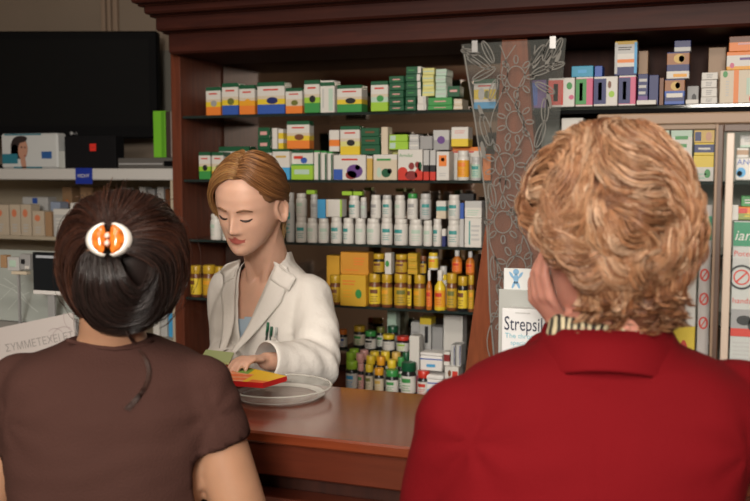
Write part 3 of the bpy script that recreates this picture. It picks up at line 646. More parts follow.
# ---- right section, top shelf level
ZRt = W(650, 108.5, Y=YS).z
cpart('glass_shelf', lambda b: b.box(XCOL+.014, YS+.0, ZRt-.010, XR-.004, YS+.009, ZRt-.001, BLACK))
R1 = 'tampon style cartons in the right part of the top shelf'
carton(527, 545, 80, ZA, .02, [(1, 'pu')], 'violet carton seen through the etched pane right of the pillar', marks=[('r', .3, .5, .4, .8, 'b')], name='medicine_box')
def cart2(a, m_, c_, t, c1, c2, lab, dots):
    fr_ = (m_-a)/(c_-a)
    carton(a, c_, t, ZA, .0, [(.05, 'w'), (.90, c2), (.05, 'w')], lab, marks=[('r', fr_/2, .5, fr_, .86, c1), ('r', fr_/2, .5, fr_*.3, .6, 'lgy'), *dots], name='colour_striped_carton', group=R1)
cart2(546.5, 561.5, 573, 78, 'r', 'w', 'carton with red front and white flank with green leaf', [('e', .8, .72, .22, .25, 'g'), ('e', .88, .33, .2, .16, 'p')])
cart2(573.5, 584.5, 591, 77, 'g', 'p', 'carton with green front and pink flank', [])
cart2(591.5, 604, 615.5, 76.5, 'nb', 'w', 'carton with navy front and white flank with green apple', [('e', .75, .4, .25, .22, 'lg'), ('e', .66, .72, .15, .25, 'br')])
cart2(616, 628, 633.5, 75.5, 'nb', 'p', 'carton with navy front and pink flank under the tall pack', [])
carton(569, 591, 66, ZA, .003, [(1, (.03, .28, .45))], 'flat turquoise packet lying on the striped cartons', marks=[('r', .5, .5, .4, .3, 'lb')], name='tissue_packet', on=True)
carton(592, 600, 66, ZA, .003, [(1, 'b')], 'small blue packet beside the turquoise one', name='tissue_packet', on=True)
carton(611.5, 634, 41, ZA, .003, [(.10, 'dy'), (.27, 'lgy'), (.16, 'w'), (.10, 'o'), (.12, 'w'), (.25, 'nb')], 'tall pack with brown top, orange stripe and navy base on the striped cartons', marks=[('l', .45, .78, .6, .12, 'k', 2), ('r', .06, .5, .12, .9, 'lgy'), ('r', .94, .5, .12, .9, 'lb')], name='medicine_box', on=True, d=.04)
carton(635, 645, 51, ZA, .09, [(1, 'tan')], 'plain brown carton behind the tall pack', name='cardboard_box')
carton(635, 645.5, 74, ZA, .01, [(.7, 'nb'), (.3, 'pu')], 'dark navy carton with pale stripes right of the striped cartons', marks=[('l', .5, .6, .8, .6, 'lgy', 3)], name='medicine_box')
carton(646, 656, 75, ZA, .014, [(1, 'nb')], 'plain navy carton right of the pale striped navy one', name='medicine_box')
carton(634, 654, 102, ZA, -.02+.0, [(1, 'w')], 'flat white box lying at the shelf edge in front of navy cartons', name='flat_box', d=.028)
carton(656.5, 661, 78, ZA, .012, [(1, 'br')], 'thin brown box left of the hair colour boxes', name='narrow_medicine_box')
hb = [(.05, 'nb'), (.42, (.30, .12, .04)), (.20, 'b'), (.2, 'nb'), (.13, 'b')]
hm = [('e', .55, .72, .5, .35, 'gold'), ('e', .65, .74, .25, .25, 'skin'), ('r', .5, .36, .8, .16, 'w')]
carton(661.5, 682, 79, ZA, .0, hb, 'lower hair colour box with blonde head picture and white title bar', marks=hm, name='hair_colour_box')
carton(663, 686, 52, ZA, .0, hb[:2]+[(.25, 'nb'), (.28, 'w')], 'upper hair colour box with blonde head picture', marks=[('e', .55, .75, .5, .35, 'gold'), ('e', .65, .74, .25, .25, 'skin'), ('r', .6, .12, .6, .12, 'yo')], name='hair_colour_box', on=True)
carton(670, 687, 40.5, ZA, .003, [(.6, 'nb'), (.4, 'lgy')], 'small dark box on top of the hair colour boxes', name='medicine_box', on=True, d=.04)
carton(682.5, 696, 100.5, ZA, .0, [(1, 'w')], 'low white box between hair colour boxes and white pair', name='flat_box')
carton(684, 696, 86, ZA, .03+.025, [(1, 'gy')], 'small grey appliance box behind the low white box', marks=[('e', .6, .4, .4, .4, 'k')], name='medicine_box')
stack(697.5, 714.5, [97, 88, 80, 72.5], ZA, .0, [(1, 'w')], '%s white carton with barcode in the white stack', 'white barcode cartons', [('l', .5, .5, .4, .6, 'gy', 3)], name='white_carton')
carton(704, 722, 47.5, ZA, .12, [(1, 'tan')], 'plain tan carton behind the white barcode stack', name='cardboard_box')
carton(716, 752, 70, ZA, .0, [(1, 'cr')], 'large white carton with orange curves at the right end of the shelf', marks=[('r', .46, .5, .14, 1, 'o'), ('e', .98, .12, .3, .3, 'r'), ('e', .15, .88, .14, .2, 'g'), ('l', .22, .45, .1, .5, 'lgy', 6), ('r', .8, .5, .1, .5, 'mint')], name='large_carton', d=.07)
carton(722, 760, 51.5, ZA, .003, [(.2, 'o'), (.6, 'w'), (.2, 'yo')], 'white and orange carton lying on the large white one', marks=[('e', .15, .25, .12, .3, 'p'), ('l', .55, .6, .4, .3, 'pu', 1)], name='large_carton', on=True, d=.06)
carton(724, 760, 36, ZA, .003, [(.4, 'br'), (.6, 'o')], 'topmost brown and orange carton at the right end of the shelf', marks=[('l', .5, .5, .5, .3, 'pk', 1)], name='large_carton', on=True, d=.06)
# ---- right section, second shelf seen beside the hair
carton(692, 713, 155.5, ZBb, .0, [(.45, 'y'), (.55, 'w')], 'yellow and white carton with green print, bottom of three', marks=[('e', .7, .3, .3, .35, 'g'), ('l', .4, .2, .5, .3, 'mint', 2)], name='medicine_box')
carton(692.5, 713, 143, ZBb, .0, [(.12, 'y'), (.65, 'nb'), (.23, 'y')], 'yellow carton with navy title band, middle of three', marks=[('l', .5, .55, .6, .3, 'w', 1)], name='medicine_box', on=True, txt=('Colafin', .3, .42, .009, 'w'))
carton(692, 713, 130, ZBb, .0, [(1, 'gold')], 'gold carton with small face picture, top of three', marks=[('e', .72, .5, .3, .7, 'skin'), ('r', .2, .5, .3, .7, 'nb')], name='medicine_box', on=True)
for i, (a, c_, t, c1) in enumerate(((560, 582, 118, 'w'), (583, 605, 122, 'mint'), (606, 640, 125, 'w'), (641, 668, 122, 'mint'), (669, 691, 118, 'mint'))):
    carton(a, c_, t, ZBb, .02, [(.3, c1), (.7, 'w')], ['white carton nearest the etched pane on the right second shelf', 'pale green carton second from the etched pane on the right second shelf', 'wide white carton behind the curly hair on the right second shelf', 'pale green carton behind the curly hair', 'pale green carton left of the three yellow cartons'][i], marks=[('l', .5, .5, .6, .5, 'g', 4)], name='medicine_box')
# ================================================================== COUNTER
CZ = 1.12
CYF = W(320, 438, Z=CZ).y; CYB = W(400, 392, Z=CZ).y
CX0 = -1.02; CX1 = 1.25
ct = empty('counter', (0, CYF, 0), 'long polished red brown wooden shop counter between the customers and the pharmacist', 'counter')
def ctp(name, fn, **k):
    b = MB(); fn(b); b.v = [(x, y-CYF, z) for x, y, z in b.v]; return b.build(name, ct, **k)
ctp('worktop', lambda b: b.box(CX0, CYF, CZ-.022, CX1, CYB, CZ, WOOD_TOP, .004))
ctp('front_board', lambda b: b.box(CX0+.01, CYF+.012, CZ-.085, CX1-.01, CYF+.035, CZ-.022, WOOD_FRONT, .003))
ctp('recess_board', lambda b: b.box(CX0+.02, CYF+.07, 0.1, CX1-.02, CYF+.09, CZ-.022, WOOD_IN))
ctp('lower_moulding', lambda b: (b.box(CX0+.01, CYF+.004, CZ-.155, CX1-.01, CYF+.07, CZ-.125, WOOD_FRONT, .006)))
ctp('base_panel', lambda b: (b.box(CX0+.02, CYF+.04, 0, CX1-.02, CYF+.07, CZ-.155, WOOD_IN), b.box(CX0+.02, CYB-.03, 0, CX1-.02, CYB-.01, CZ-.022, WOOD_IN)))
ctp('side_panel', lambda b: b.box(CX0+.01, CYF+.09, 0, CX0+.03, CYB-.03, CZ-.022, WOOD_FRONT))

# round glass change dish
dc = W(279, 396, Z=CZ)
dish = MB(); dg_ = glass('clear_glass', (.7, .68, .62), .22, .06)
def dprof(s): return s
prof = [(.001, .002), (.085, .002), (.098, .006), (.106, .020), (.112, .034), (.116, .036), (.1165, .033), (.110, .018), (.101, .003), (.090, 0), (.001, 0)]
prof = list(reversed(prof))
dish.lathe(prof, dg_, 48)
d = dish.build('glass_dish', smooth=True, loc=(dc.x, dc.y, CZ+.0005)); d.scale = (.97, .97, .62); tag(d, 'round clear glass change dish on the counter in front of the pharmacist', 'dish')
b = MB(); b.lathe([(.1125, .0345), (.1165, .0345), (.118, .037), (.1165, .0395), (.1125, .0385), (.1115, .037), (.1125, .0345)], glass('glass_rim', (.7, .68, .62), .5, .1), 48, caps=False)
b.build('rim', d, smooth=True)
b = MB(); b.lathe([(.086, .0025), (.094, .0045), (.100, .0100), (.1015, .0104), (.0955, .0038), (.087, .0018), (.086, .0025)], glass('glass_foot_ring', (.75, .73, .68), .6, .1), 48, caps=False)
b.build('foot_ring', d, smooth=True)

# bright yellow and orange folded pack in the pharmacist's hand
ZP = CZ+.034
c10 = W(263, 383, Z=ZP+.012); c11 = W(287, 376, Z=ZP+.012); c00 = W(196, 378, Z=ZP+.012); c01 = W(209, 359, Z=ZP+.012)
pk = MB()
O1 = mat((.85, .16, .03), .5, name='pack_orange'); Y1 = mat((.90, .55, .02), .5, name='pack_yellow'); R1_ = mat((.60, .01, .01), .5, name='pack_red'); G1 = mat((.20, .38, .06), .5, name='pack_green'); PK1 = mat((.85, .34, .18), .5, name='pack_salmon')
th = .011
def pp(u, v, z): 
    q = (c10*(1-u)+c11*u)*(1-v)+(c00*(1-u)+c01*u)*v; return (q.x, q.y, q.z+z)
NU, NV = 26, 26
for i in range(NU):
    for j in range(NV):
        u, v = (i+.5)/NU, (j+.5)/NV
        m_ = Y1
        if v > .30 and (u < .62): m_ = O1 if (i+j//2) % 7 < 4 else PK1
        if v > .55 and u >= .62: m_ = O1
        if .38 < v < .62 and .58 < u < .95: m_ = G1
        if v < .25 and u < .22 and j < 6: m_ = O1
        if v > .8 and u < .3: m_ = Y1
        pk.poly([pp(i/NU, j/NV, 0), pp(i/NU, (j+1)/NV, 0), pp((i+1)/NU, (j+1)/NV, 0), pp((i+1)/NU, j/NV, 0)][::-1], m_)
for (a, c_) in (((0, 0), (1, 0)), ((1, 0), (1, 1)), ((1, 1), (0, 1)), ((0, 1), (0, 0))):
    pk.poly([pp(*a, -th), pp(*c_, -th), pp(*c_, 0), pp(*a, 0)], R1_)
pk.poly([pp(0, 0, -th), pp(0, 1, -th), pp(1, 1, -th), pp(1, 0, -th)], R1_)
org = Vector(pp(.5, .5, -th)); pk.v = [tuple(Vector(p)-org) for p in pk.v]
o = pk.build('medicine_packet', loc=org); tag(o, 'bright yellow, orange and red flat medicine packet held over the glass dish', 'packet')
lf = MB(); L0 = [W(200, 359, Z=ZP+.03), W(229, 363, Z=ZP+.022), W(234, 352.5, Z=ZP+.022), W(206, 349.5, Z=ZP+.03)]
lc_ = sum(L0, Vector())/4
lf.rings([[p-lc_-Vector((0, 0, .004)) for p in L0], [p-lc_ for p in L0]], mat((.42, .50, .22), .6, name='leaflet_paper'))
o = lf.build('green_leaflet', loc=lc_); tag(o, 'pale green folded leaflet behind the yellow packet by her fingers', 'leaflet')

# ================================================================== LEFT WALL UNIT
YL = YS+.02
wx1 = XL-.0365; wx0 = -3.1
zt = W(90, 168.5, Y=YL).z; zb_ = W(90, 180, Y=YL).z
ls = empty('white_shelf_unit', (wx1-.4, YL, 0), 'white framed wall display shelf with cream sides left of the dark cabinet', 'shelf')
WP = mat((.50, .49, .47), .5, name='white_shelf_paint'); CP = mat((.42, .36, .27), .6, name='cream_laminate')
def lsp(name, fn, **k):
    b = MB(); fn(b); b.v = [(x-ls.location.x, y-YL, z) for x, y, z in b.v]; return b.build(name, ls, **k)
lsp('top_shelf', lambda b: b.box(wx0, YL, zb_, wx1, YL+.42, zt, WP, .003))
zs2 = W(30, 236, Y=YL+.06).z
lsp('middle_shelf', lambda b: b.box(wx0+.02, YL+.06, zs2-.014, wx1-.02, YL+.40, zs2, CP, .002))
lsp('side_panel', lambda b: b.box(wx1-.022, YL+.002, 0, wx1, YL+.42, zb_, CP, .002))
lsp('side_panel', lambda b: b.box(wx0, YL+.002, 0, wx0+.02, YL+.42, zb_, CP, .002))
lsp('back_panel', lambda b: b.box(wx0+.02, YL+.40, 0, wx1-.022, YL+.42, zb_, CP))
zs3 = W(30, 330, Y=YL+.06).z
lsp('lower_shelf', lambda b: b.box(wx0+.02, YL+.06, zs3-.014, wx1-.022, YL+.40, zs3, CP, .002))
lsp('cabinet_base', lambda b: b.box(wx0+.02, YL+.04, 0, wx1-.022, YL+.40, zs3-.15, CP))
# blue brand tag clipped on the shelf edge
a = W(75.5, 168, Y=YL-.002); c_ = W(92.5, 184, Y=YL-.002)
b = MB(); b.box(a.x, YL-.004, c_.z, c_.x, YL-.0005, a.z, mat((.01, .03, .28), .4, name='blue_plastic'), .0008)
ctr = Vector(((a.x+c_.x)/2, YL-.002, c_.z)); b.v = [(x-ctr.x, y-ctr.y, z-ctr.z) for x, y, z in b.v]
o = b.build('brand_tag', loc=ctr); tag(o, 'square royal blue brand tag with white letters on the white shelf edge', 'tag')
text('lettering', 'VICHY', .0165, cm('w'), o, face_front(-.0245, -.0026, .022), .0001)
# television
TYf = YL+.2
TD = 3.46; TA = math.radians(19.8)
a = W(-60, 29, D=TD); c_ = W(157, 33, D=TD); zlo = W(80, 138, D=TD).z
TYf = ((a+c_)/2).y; _w = math.hypot(c_.x-a.x, c_.y-a.y)/2; _cx = (a.x+c_.x)/2; _z = W(48, 31, D=TD).z
a = Vector((_cx-_w, TYf, _z)); c_ = Vector((_cx+_w, TYf, _z))
tv = empty('television', ((a.x+c_.x)/2, TYf, zt), 'large black flat television standing on the white shelf at the left', 'television')
def tvp(name, fn, **k):
    b = MB(); fn(b); b.v = [(x-tv.location.x, y-TYf, z-zt) for x, y, z in b.v]; return b.build(name, tv, **k)
ztv = a.z
tv.rotation_euler = (0, 0, TA)
tvp('bezel', lambda b: b.box(a.x, TYf, zlo, c_.x, TYf+.05, ztv, BLACK, .005))
tvp('screen', lambda b: b.box(a.x+.03, TYf-.001, zlo+.045, c_.x-.03, TYf+.002, ztv-.03, mat((.003, .003, .003), .6, spec=.08, name='dark_screen')))
tvp('stand_neck', lambda b: b.box(tv.location.x-.08, TYf+.01, zt+.015, tv.location.x+.08, TYf+.04, zlo, BLACK, .003))
tvp('stand_foot', lambda b: b.box(tv.location.x-.22, TYf-.08, zt, tv.location.x+.22, TYf+.14, zt+.015, BLACK, .004))
lg = W(69, 133, D=TD); lg = Vector((_cx+_w*(69-48.5)/108.5, TYf, lg.z))
b = MB(); b.ball((0, 0, 0), (.006, .001, .006), cm('gy')); o = b.build('maker_badge', tv); o.location = (lg.x-tv.location.x, -.0015, lg.z-zt)
text('maker_lettering', 'LG', .011, cm('gy'), tv, face_front(lg.x-tv.location.x+.009, -.0012, lg.z-zt-.004), .0001)
# black speaker box with red square
def lbox(name, px0, px1, pyt, Y, depth, m, bev=.002, zb=None):
    x0 = W(px0, 170, Y=Y).x; x1 = W(px1, 170, Y=Y).x; z0 = zt if zb is None else zb
    z1 = W((px0+px1)/2, pyt, Y=Y).z; b = MB(); w = (x1-x0)/2
    b.box(-w, 0, 0, w, depth, z1-z0, m, bev)
    return b.build(name, loc=((x0+x1)/2, Y, z0+.0004)), w, z1-z0
o, w, h = lbox('black_case', 65, 116, 136, YL+.005, .05, mat((.007, .007, .008), .7, spec=.1, name='black_matte'))
tag(o, 'black matte case with small red square logo on the white shelf', 'case')
rp = W(93, 147.5, Y=YL+.005)
b = MB(); b.box(rp.x-o.location.x-.0125, -.0012, rp.z-zt-.0125, rp.x-o.location.x+.0125, .0002, rp.z-zt+.0125, mat((.62, .025, .015), .5, name='red_logo')); b.box(rp.x-o.location.x-.007, -.0016, rp.z-zt-.001, rp.x-o.location.x+.007, -.001, rp.z-zt+.001, cm('dr'))
b.build('red_logo', o)
o, w, h = lbox('media_player', 118, 176, 158, YL+.01, .04, mat((.09, .085, .08), .4, name='dark_grey_metal'))
tag(o, 'flat grey media player with silver trim on the white shelf right of the black case', 'player')
b = MB(); b.box(-w+.004, -.001, h*.35, w*.55, .0004, h*.5, cm('gy')); b.box(w*.6, -.001, h*.2, w*.9, .0004, h*.7, BLACK); b.build('silver_trim', o)
pz = zt+h+.0012
def upright(name, px0, px1, pyt, m, lab, catg, off=.0):
    o, w, h = lbox(name, px0, px1, pyt, YL+.012+off, .035, m, .001, pz); tag(o, lab, catg); return o, w, h
o, w, h = upright('green_folder', 154, 166, 111, mat((.14, .42, .02), .5, name='lime_card'), 'bright lime green folder standing upright on the media player', 'folder')
b = MB(); b.box(w*.35, -.0008, .002, w*.9, .0002, h-.002, mat((.08, .28, .01), .5, name='green_spine')); b.build('spine', o)
upright('brown_book', 166.6, 170.6, 111.5, mat((.03, .018, .014), .6, name='dark_cover'), 'thin dark brown book right of the lime folder', 'book')
upright('grey_book', 171, 176.8, 111.5, mat((.22, .18, .16), .6, name='grey_cover'), 'thin grey book at the cabinet side right of the lime folder', 'book', .004)
# cosmetics pack with woman's portrait
o, w, h = lbox('cosmetic_gift_box', 1.5, 58, 133.5, YL+.003, .05, mat((.50, .52, .52), .5, name='white_pack'), .006)
tag(o, 'white cosmetic gift box with portrait of a dark haired woman on the white shelf', 'box')
b = MB()
def el(cx, cz, rx, rz, c, y=-.0006, ang=0, n=20):
    ca, sa = math.cos(ang), math.sin(ang)
    b.poly([(cx+rx*math.cos(t)*ca-rz*math.sin(t)*sa, y, cz+rx*math.cos(t)*sa+rz*math.sin(t)*ca) for t in [2*PI*k/n for k in range(n)]], c)
SK = mat((.42, .22, .15), .6, name='printed_skin'); HK = mat((.02, .012, .012), .6, name='printed_hair')
TL_ = mat((.02, .16, .22), .5, name='printed_teal'); BL_ = mat((.02, .09, .28), .5, name='printed_blue')
el(-w*.34, h*.60, w*.30, h*.33, HK); el(-w*.50, h*.48, w*.14, h*.22, HK)
el(-w*.20, h*.18, w*.09, h*.24, SK, -.0010, .2)
el(-w*.20, h*.53, w*.17, h*.27, SK, -.0014, -.15); el(-w*.30, h*.83, w*.26, h*.10, HK, -.0018, .1)
el(-w*.12, h*.60, w*.03, h*.02, HK, -.0022); el(-w*.24, h*.61, w*.04, h*.02, HK, -.0022); el(-w*.12, h*.36, w*.04, h*.02, cm('dr'), -.0022)
b.box(-w*.95, -.001, h*.14, -w*.40, -.0002, h*.42, TL_); b.box(w*.45, -.001, h*.28, w*.80, -.0002, h*.48, BL_)
b.box(-w*.55, -.001, h*.01, w*.45, -.0002, h*.05, TL_); b.box(-w*.85, -.001, h*.95, w*.45, -.0002, h*.99, TL_)
b.build('portrait_print', o)
o, w, h = lbox('folded_bag', 58.5, 64.5, 151, YL+.003, .05, mat((.4, .42, .4), .6, name='foil'), .003)
tag(o, 'crumpled pale bag squeezed between gift box and black case', 'bag')

# products of the white unit
def lprod(px0, px1, pyt, zb, off, bands, lab, marks=(), d=.05, name='cosmetic_box', group='cosmetic boxes on the middle white shelf'):
    return carton(px0, px1, pyt, zb, off, bands, lab, 'box', group, d, marks, name, None, Yp=YL+.06)
CR_ = (.50, .42, .32); SAL = (.62, .20, .10)
mk = [('e', .45, .72, .5, .26, SAL), ('l', .5, .25, .5, .3, 'lgy', 3)]
lx = [(-12, 8, 204.5), (9, 19.5, 204.5), (20, 30.5, 204.5), (31.5, 43.5, 211)]
for i, (a_, c2, t) in enumerate(lx):
    lprod(a_, c2, t, zs2, .0, [(1, CR_)], ['cream cosmetic box with salmon seal cut by the left picture edge', 'cream cosmetic box with salmon seal, second from the left edge', 'cream cosmetic box with salmon seal, third from the left edge', 'shorter cream cosmetic box with low salmon seal, fourth from the left edge'][i], mk)
lprod(44, 51, 212, zs2, .0, [(1, 'tan')], 'tan cosmetic box flank right of the shorter cream box')
lprod(52.5, 69, 209, zs2, .0, [(.2, 'w'), (.8, 'lgy')], 'white cosmetic box with grey print next to the tan flank', [('l', .5, .45, .7, .5, 'w', 4)])
lprod(69.5, 90, 203, zs2, .01, [(1, 'w')], 'white cosmetic box with pale green print touching the brown hair', [('e', .25, .55, .3, .25, 'lg'), ('l', .55, .3, .6, .2, 'lgy', 2)])
lprod(22, 48, 197, zs2, .10, [(1, 'lgy')], 'pale box with blue stripe behind the cream cosmetic boxes', [('r', .5, .9, .2, .15, 'b')])
lprod(50, 60, 202, zs2, .10, [(1, (.30, .36, .48))], 'small pale blue box in the second row of the middle shelf')
for i, (a_, c2) in enumerate(((62, 72), (80, 93), (97, 108))):
    lprod(a_, c2, 187, zs2, .20, [(1, 'tan')], ['left', 'middle', 'right'][i]+' tan box with red seal at the back of the middle white shelf', [('e', .5, .6, .5, .25, 'o')])
for i, (a_, c2, t, c1) in enumerate(((112, 119, 190, 'gy'), (121, 128, 188, 'lgy'), (130, 137, 190, 'k'), (139, 146, 187, 'lgy'), (148, 155, 189, 'gy'), (157, 164, 187, 'lgy'), (165, 170, 189, 'br'))):
    lprod(a_, c2, t, zs2, .15, [(.5, c1), (.5, 'lgy')], 'slim cosmetic pack, %s from the right over the brown hair' % ords[6-i], d=.04, group='slim packs above the brown hair')
# items on lower shelf right part beside neck
for i, (a_, c2, t, c1) in enumerate(((150, 157, 300, 'w'), (158, 165, 296, 'lgy'), (166, 171, 302, 'lb'))):
    lprod(a_, c2, t, zs3, .05, [(.3, 'k'), (.7, c1)], ['left', 'middle', 'right'][i]+' small pack on the lower shelf beside the woman’s neck', d=.04, group='small packs on the lower shelf')

# glass display counter in front of the white unit (left)
gz0 = .0
GYL = 2.25
GGR = glass('grey_green_glass', (.44, .48, .45), .9, .15)
gx0 = -2.6; gx1 = W(72, 300, Y=GYL).x
gzt = W(30, 253, Y=GYL+.18).z; 
dc2 = empty('glass_display_counter', ((gx0+gx1)/2, GYL, 0), 'grey green glass display counter behind the dark haired customer at the left', 'counter')
def dcp(name, fn, **k):
    b = MB(); fn(b); b.v = [(x-dc2.location.x, y-GYL, z) for x, y, z in b.v]; return b.build(name, dc2, **k)
zf = W(30, 322, Y=GYL).z
dcp('sloping_glass', lambda b: b.rings([[(gx0, GYL, zf), (gx1+.03, GYL, zf), (gx1+.03, GYL+.20, gzt), (gx0, GYL+.20, gzt)], [(gx0, GYL, zf+.006), (gx1+.03, GYL, zf+.006), (gx1+.03, GYL+.20, gzt+.006), (gx0, GYL+.20, gzt+.006)]], GGR))
dcp('base_cabinet', lambda b: b.box(gx0, GYL+.01, 0, gx1+.03, GYL+.20, zf-.002, mat((.25, .24, .22), .6, name='grey_laminate'), .003))
dcp('back_glass', lambda b: b.box(gx0, GYL+.20, zf-.002, gx1+.03, GYL+.206, gzt+.004, GGR))
# scratches and reflections in the glass put into the colour as pale lines
def pale_lines(b):
    e = mat((.52, .56, .53), .5, name='scratch_and_reflection')
    Vs = Vector((0, .20, gzt-zf)).normalized(); n_ = Vector((0, -Vs.z, Vs.y))
    def P(px, py):
        r = ray(px, py); O = Vector((0, GYL, zf+.0064)); nn = Vector((0, -(gzt-zf), .20)).normalized()
        t = nn.dot(O-C0)/nn.dot(r); return C0+r*t
    for pts in (((0, 284), (14, 290), (28, 304), (38, 312)), ((4, 278), (18, 288), (32, 308)), ((0, 300), (12, 288), (24, 283)), ((48, 306), (56, 292), (62, 286)), ((8, 310), (20, 296), (30, 292))):
        q = [P(*p) for p in pts]
        for i in range(len(q)-1):
            t = (q[i+1]-q[i]).normalized(); s_ = t.cross(n_)*.0012
            b.poly([q[i]-s_, q[i+1]-s_, q[i+1]+s_, q[i]+s_], e)
dcp('pale_glass_lines', pale_lines)
# small display monitor on the glass counter
MY = GYL-.045
a = W(32, 252, Y=MY); c_ = W(66, 292, Y=MY)
mo = empty('customer_display', ((a.x+c_.x)/2, MY, 0), 'small black screen with white lower frame beside the dark haired customer', 'monitor')
mo.location.z = zf-.1
def mop(name, fn, **k):
    b = MB(); fn(b); b.v = [(x-mo.location.x, y-MY, z-mo.location.z) for x, y, z in b.v]; return b.build(name, mo, **k)
mop('screen', lambda b: b.box(a.x, MY, c_.z, c_.x, MY+.012, a.z, mat((.008, .011, .014), .3, name='glossy_screen'), .002))
mop('lower_frame', lambda b: b.box(a.x, MY-.002, c_.z-.011, c_.x, MY+.014, c_.z+.0005, WHITE, .002))
mop('title_bar', lambda b: b.box(a.x+.014, MY-.0012, a.z-.016, c_.x-.004, MY-.0002, a.z-.0085, mat((.42, .45, .5), .5, name='display_bar')))
mop('support_post', lambda b: (b.box((a.x+c_.x)/2-.012, MY+.003, zf-.1, (a.x+c_.x)/2+.012, MY+.013, c_.z-.008, cm('gy'), .002), b.box((a.x+c_.x)/2-.04, MY-.02, zf-.1, (a.x+c_.x)/2+.04, GYL+.008, zf-.094, cm('gy'), .001)))
# little pale instrument left of the screen
a = W(6, 262, Y=MY); c_ = W(31, 274, Y=MY)
b = MB(); w = (c_.x-a.x)/2; hh = .012
S = lambda px, py: W(px, py, Y=MY)
zc0 = W(18, 282, Y=MY).z
for (p0, p1, p2, p3, m_) in ((7, 257, 19, 271, cm('lgy')), (9.5, 260, 16, 267, cm('mint')), (19.5, 254, 30, 270, cm('gy')), (21, 259, 25, 264, cm('k')), (25, 266, 29, 269, cm('w')), (11, 271, 26, 275, cm('cr')), (0, 255, 6.5, 268, cm('tan'))):
    q0 = S(p0, p1); q1 = S(p2, p3); off = .002*(m_ is cm('k') or m_ is cm('mint') or m_ is cm('w'))
    b.box(q0.x, MY-off, q1.z, q1.x, MY+.02, q0.z, m_, .001)
q0 = S(16, 275); q1 = S(19, 322); b.box(q0.x, MY+.004, zf-.1, q1.x, MY+.012, q0.z, cm('gy'))
cc_ = Vector(((S(0, 260).x+S(30, 260).x)/2, MY, zf-.1)); b.v = [(x-cc_.x, y-cc_.y, z-cc_.z) for x, y, z in b.v]
o = b.build('test_device_stand', loc=cc_); tag(o, 'pale small counter device with buttons left of the small black screen', 'device')
# white poster board
PY = GYL-.13
Q = [W(-30, 334, Y=PY), W(72.5, 312.5, Y=PY-.0), W(76, 352, Y=PY), W(80, 420, Y=PY), W(-30, 420, Y=PY)]
b = MB(); ctr = Vector((Q[0].x*.5+Q[1].x*.5, PY, Q[4].z)); 
Q = [p-ctr for p in Q]
b.rings([[(p.x, 0, p.z) for p in Q][::-1], [(p.x, .006, p.z) for p in Q][::-1]], mat((.62, .57, .55), .6, name='poster_card'))
o = b.build('white_notice_board', loc=ctr); tag(o, 'white notice board with faint grey capitals at the left counter', 'sign')
pl = W(6, 351, Y=PY)-ctr
ang = math.atan2((Q[1]-Q[0]).z, (Q[1]-Q[0]).x)
text('lettering', 'ΣΥΜΜΕΤΕΧΕΙ ΕΤΑΙΡΕΙΑ', .030, mat((.36, .33, .32), .6, name='grey_print'), o, Matrix.Translation((pl.x, -.0007, pl.z-.003)) @ Matrix.Rotation(-ang, 4, 'Y') @ Matrix.Rotation(PI/2, 4, 'X'), .0001)
b = MB()
def arc(cx, cy, r, a0, a1, w=.0012):
    c0 = W(cx, cy, Y=PY)-ctr; R = r*.0023
    for k in range(16):
        t0 = a0+(a1-a0)*k/16; t1 = a0+(a1-a0)*(k+1)/16
        b.poly([(c0.x+(R-w)*math.cos(t0), -.0006, c0.z+(R-w)*math.sin(t0)), (c0.x+(R-w)*math.cos(t1), -.0006, c0.z+(R-w)*math.sin(t1)), (c0.x+(R+w)*math.cos(t1), -.0006, c0.z+(R+w)*math.sin(t1)), (c0.x+(R+w)*math.cos(t0), -.0006, c0.z+(R+w)*math.sin(t0))][::-1], mat((.50, .42, .42), .6, name='faint_line'))
arc(75, 318, 16, 2.8, 4.4); arc(56, 340, 14, .8, 2.4); arc(66, 345, 22, 1.2, 2.9)
b.build('drawn_lines', o)
b = MB(); b.box(Q[4].x, .006, -ctr.z, Q[4].x+.02, .016, Q[0].z-.01, cm('gy')); b.box(Q[3].x-.03, .006, -ctr.z, Q[3].x-.01, .016, Q[1].z-.02, cm('gy')); b.build('support_leg', o)

# ================================================================== RIGHT DISPLAY CASE
BR = mat((.22, .14, .085), .5, name='bronze_frame', coat=.2); BR2 = mat((.07, .032, .016), .45, name='dark_bronze_frame')
KY = CYF+.03
x0 = W(597, 130, Y=KY).x; xp0 = W(713.5, 200, Y=KY).x; xp1 = W(722, 200, Y=KY).x; xr = CX1-.02
z1 = W(700, 112.5, Y=KY).z; z0 = W(700, 124, Y=KY).z
KD = .24
kc = empty('glass_display_case', (xp0, KY, CZ), 'bronze framed glass display case standing on the counter at the right', 'display case')
def kcp(name, fn, **k):
    b = MB(); fn(b); b.v = [(x-xp0, y-KY, z-CZ) for x, y, z in b.v]; return b.build(name, kc, **k)
kcp('top_rail', lambda b: b.box(x0, KY, z0, xr, KY+.02, z1, BR, .002))
kcp('front_post', lambda b: b.box(xp0, KY+.001, CZ+.012, xp1, KY+.02, z0-.0005, BR2, .0015))
kcp('front_post_trim', lambda b: b.box(xp0+.0005, KY-.003, CZ+.012, xp0+.0045, KY+.001, z0-.0005, BR, .0005))
kcp('corner_post', lambda b: b.box(x0, KY+.001, CZ+.012, x0+.012, KY+.02, z0-.0005, BR, .001))
kcp('bottom_rail', lambda b: b.box(x0, KY, CZ+.0005, xr, KY+.02, CZ+.012, BR, .002))
kcp('inner_rail', lambda b: b.box(xp1, KY+.003, z0-.012, xr, KY+.018, z0-.0006, BR2, .001))
kcp('top_rail', lambda b: b.box(x0, KY+KD-.02, z0, xr, KY+KD, z1, BR, .002))
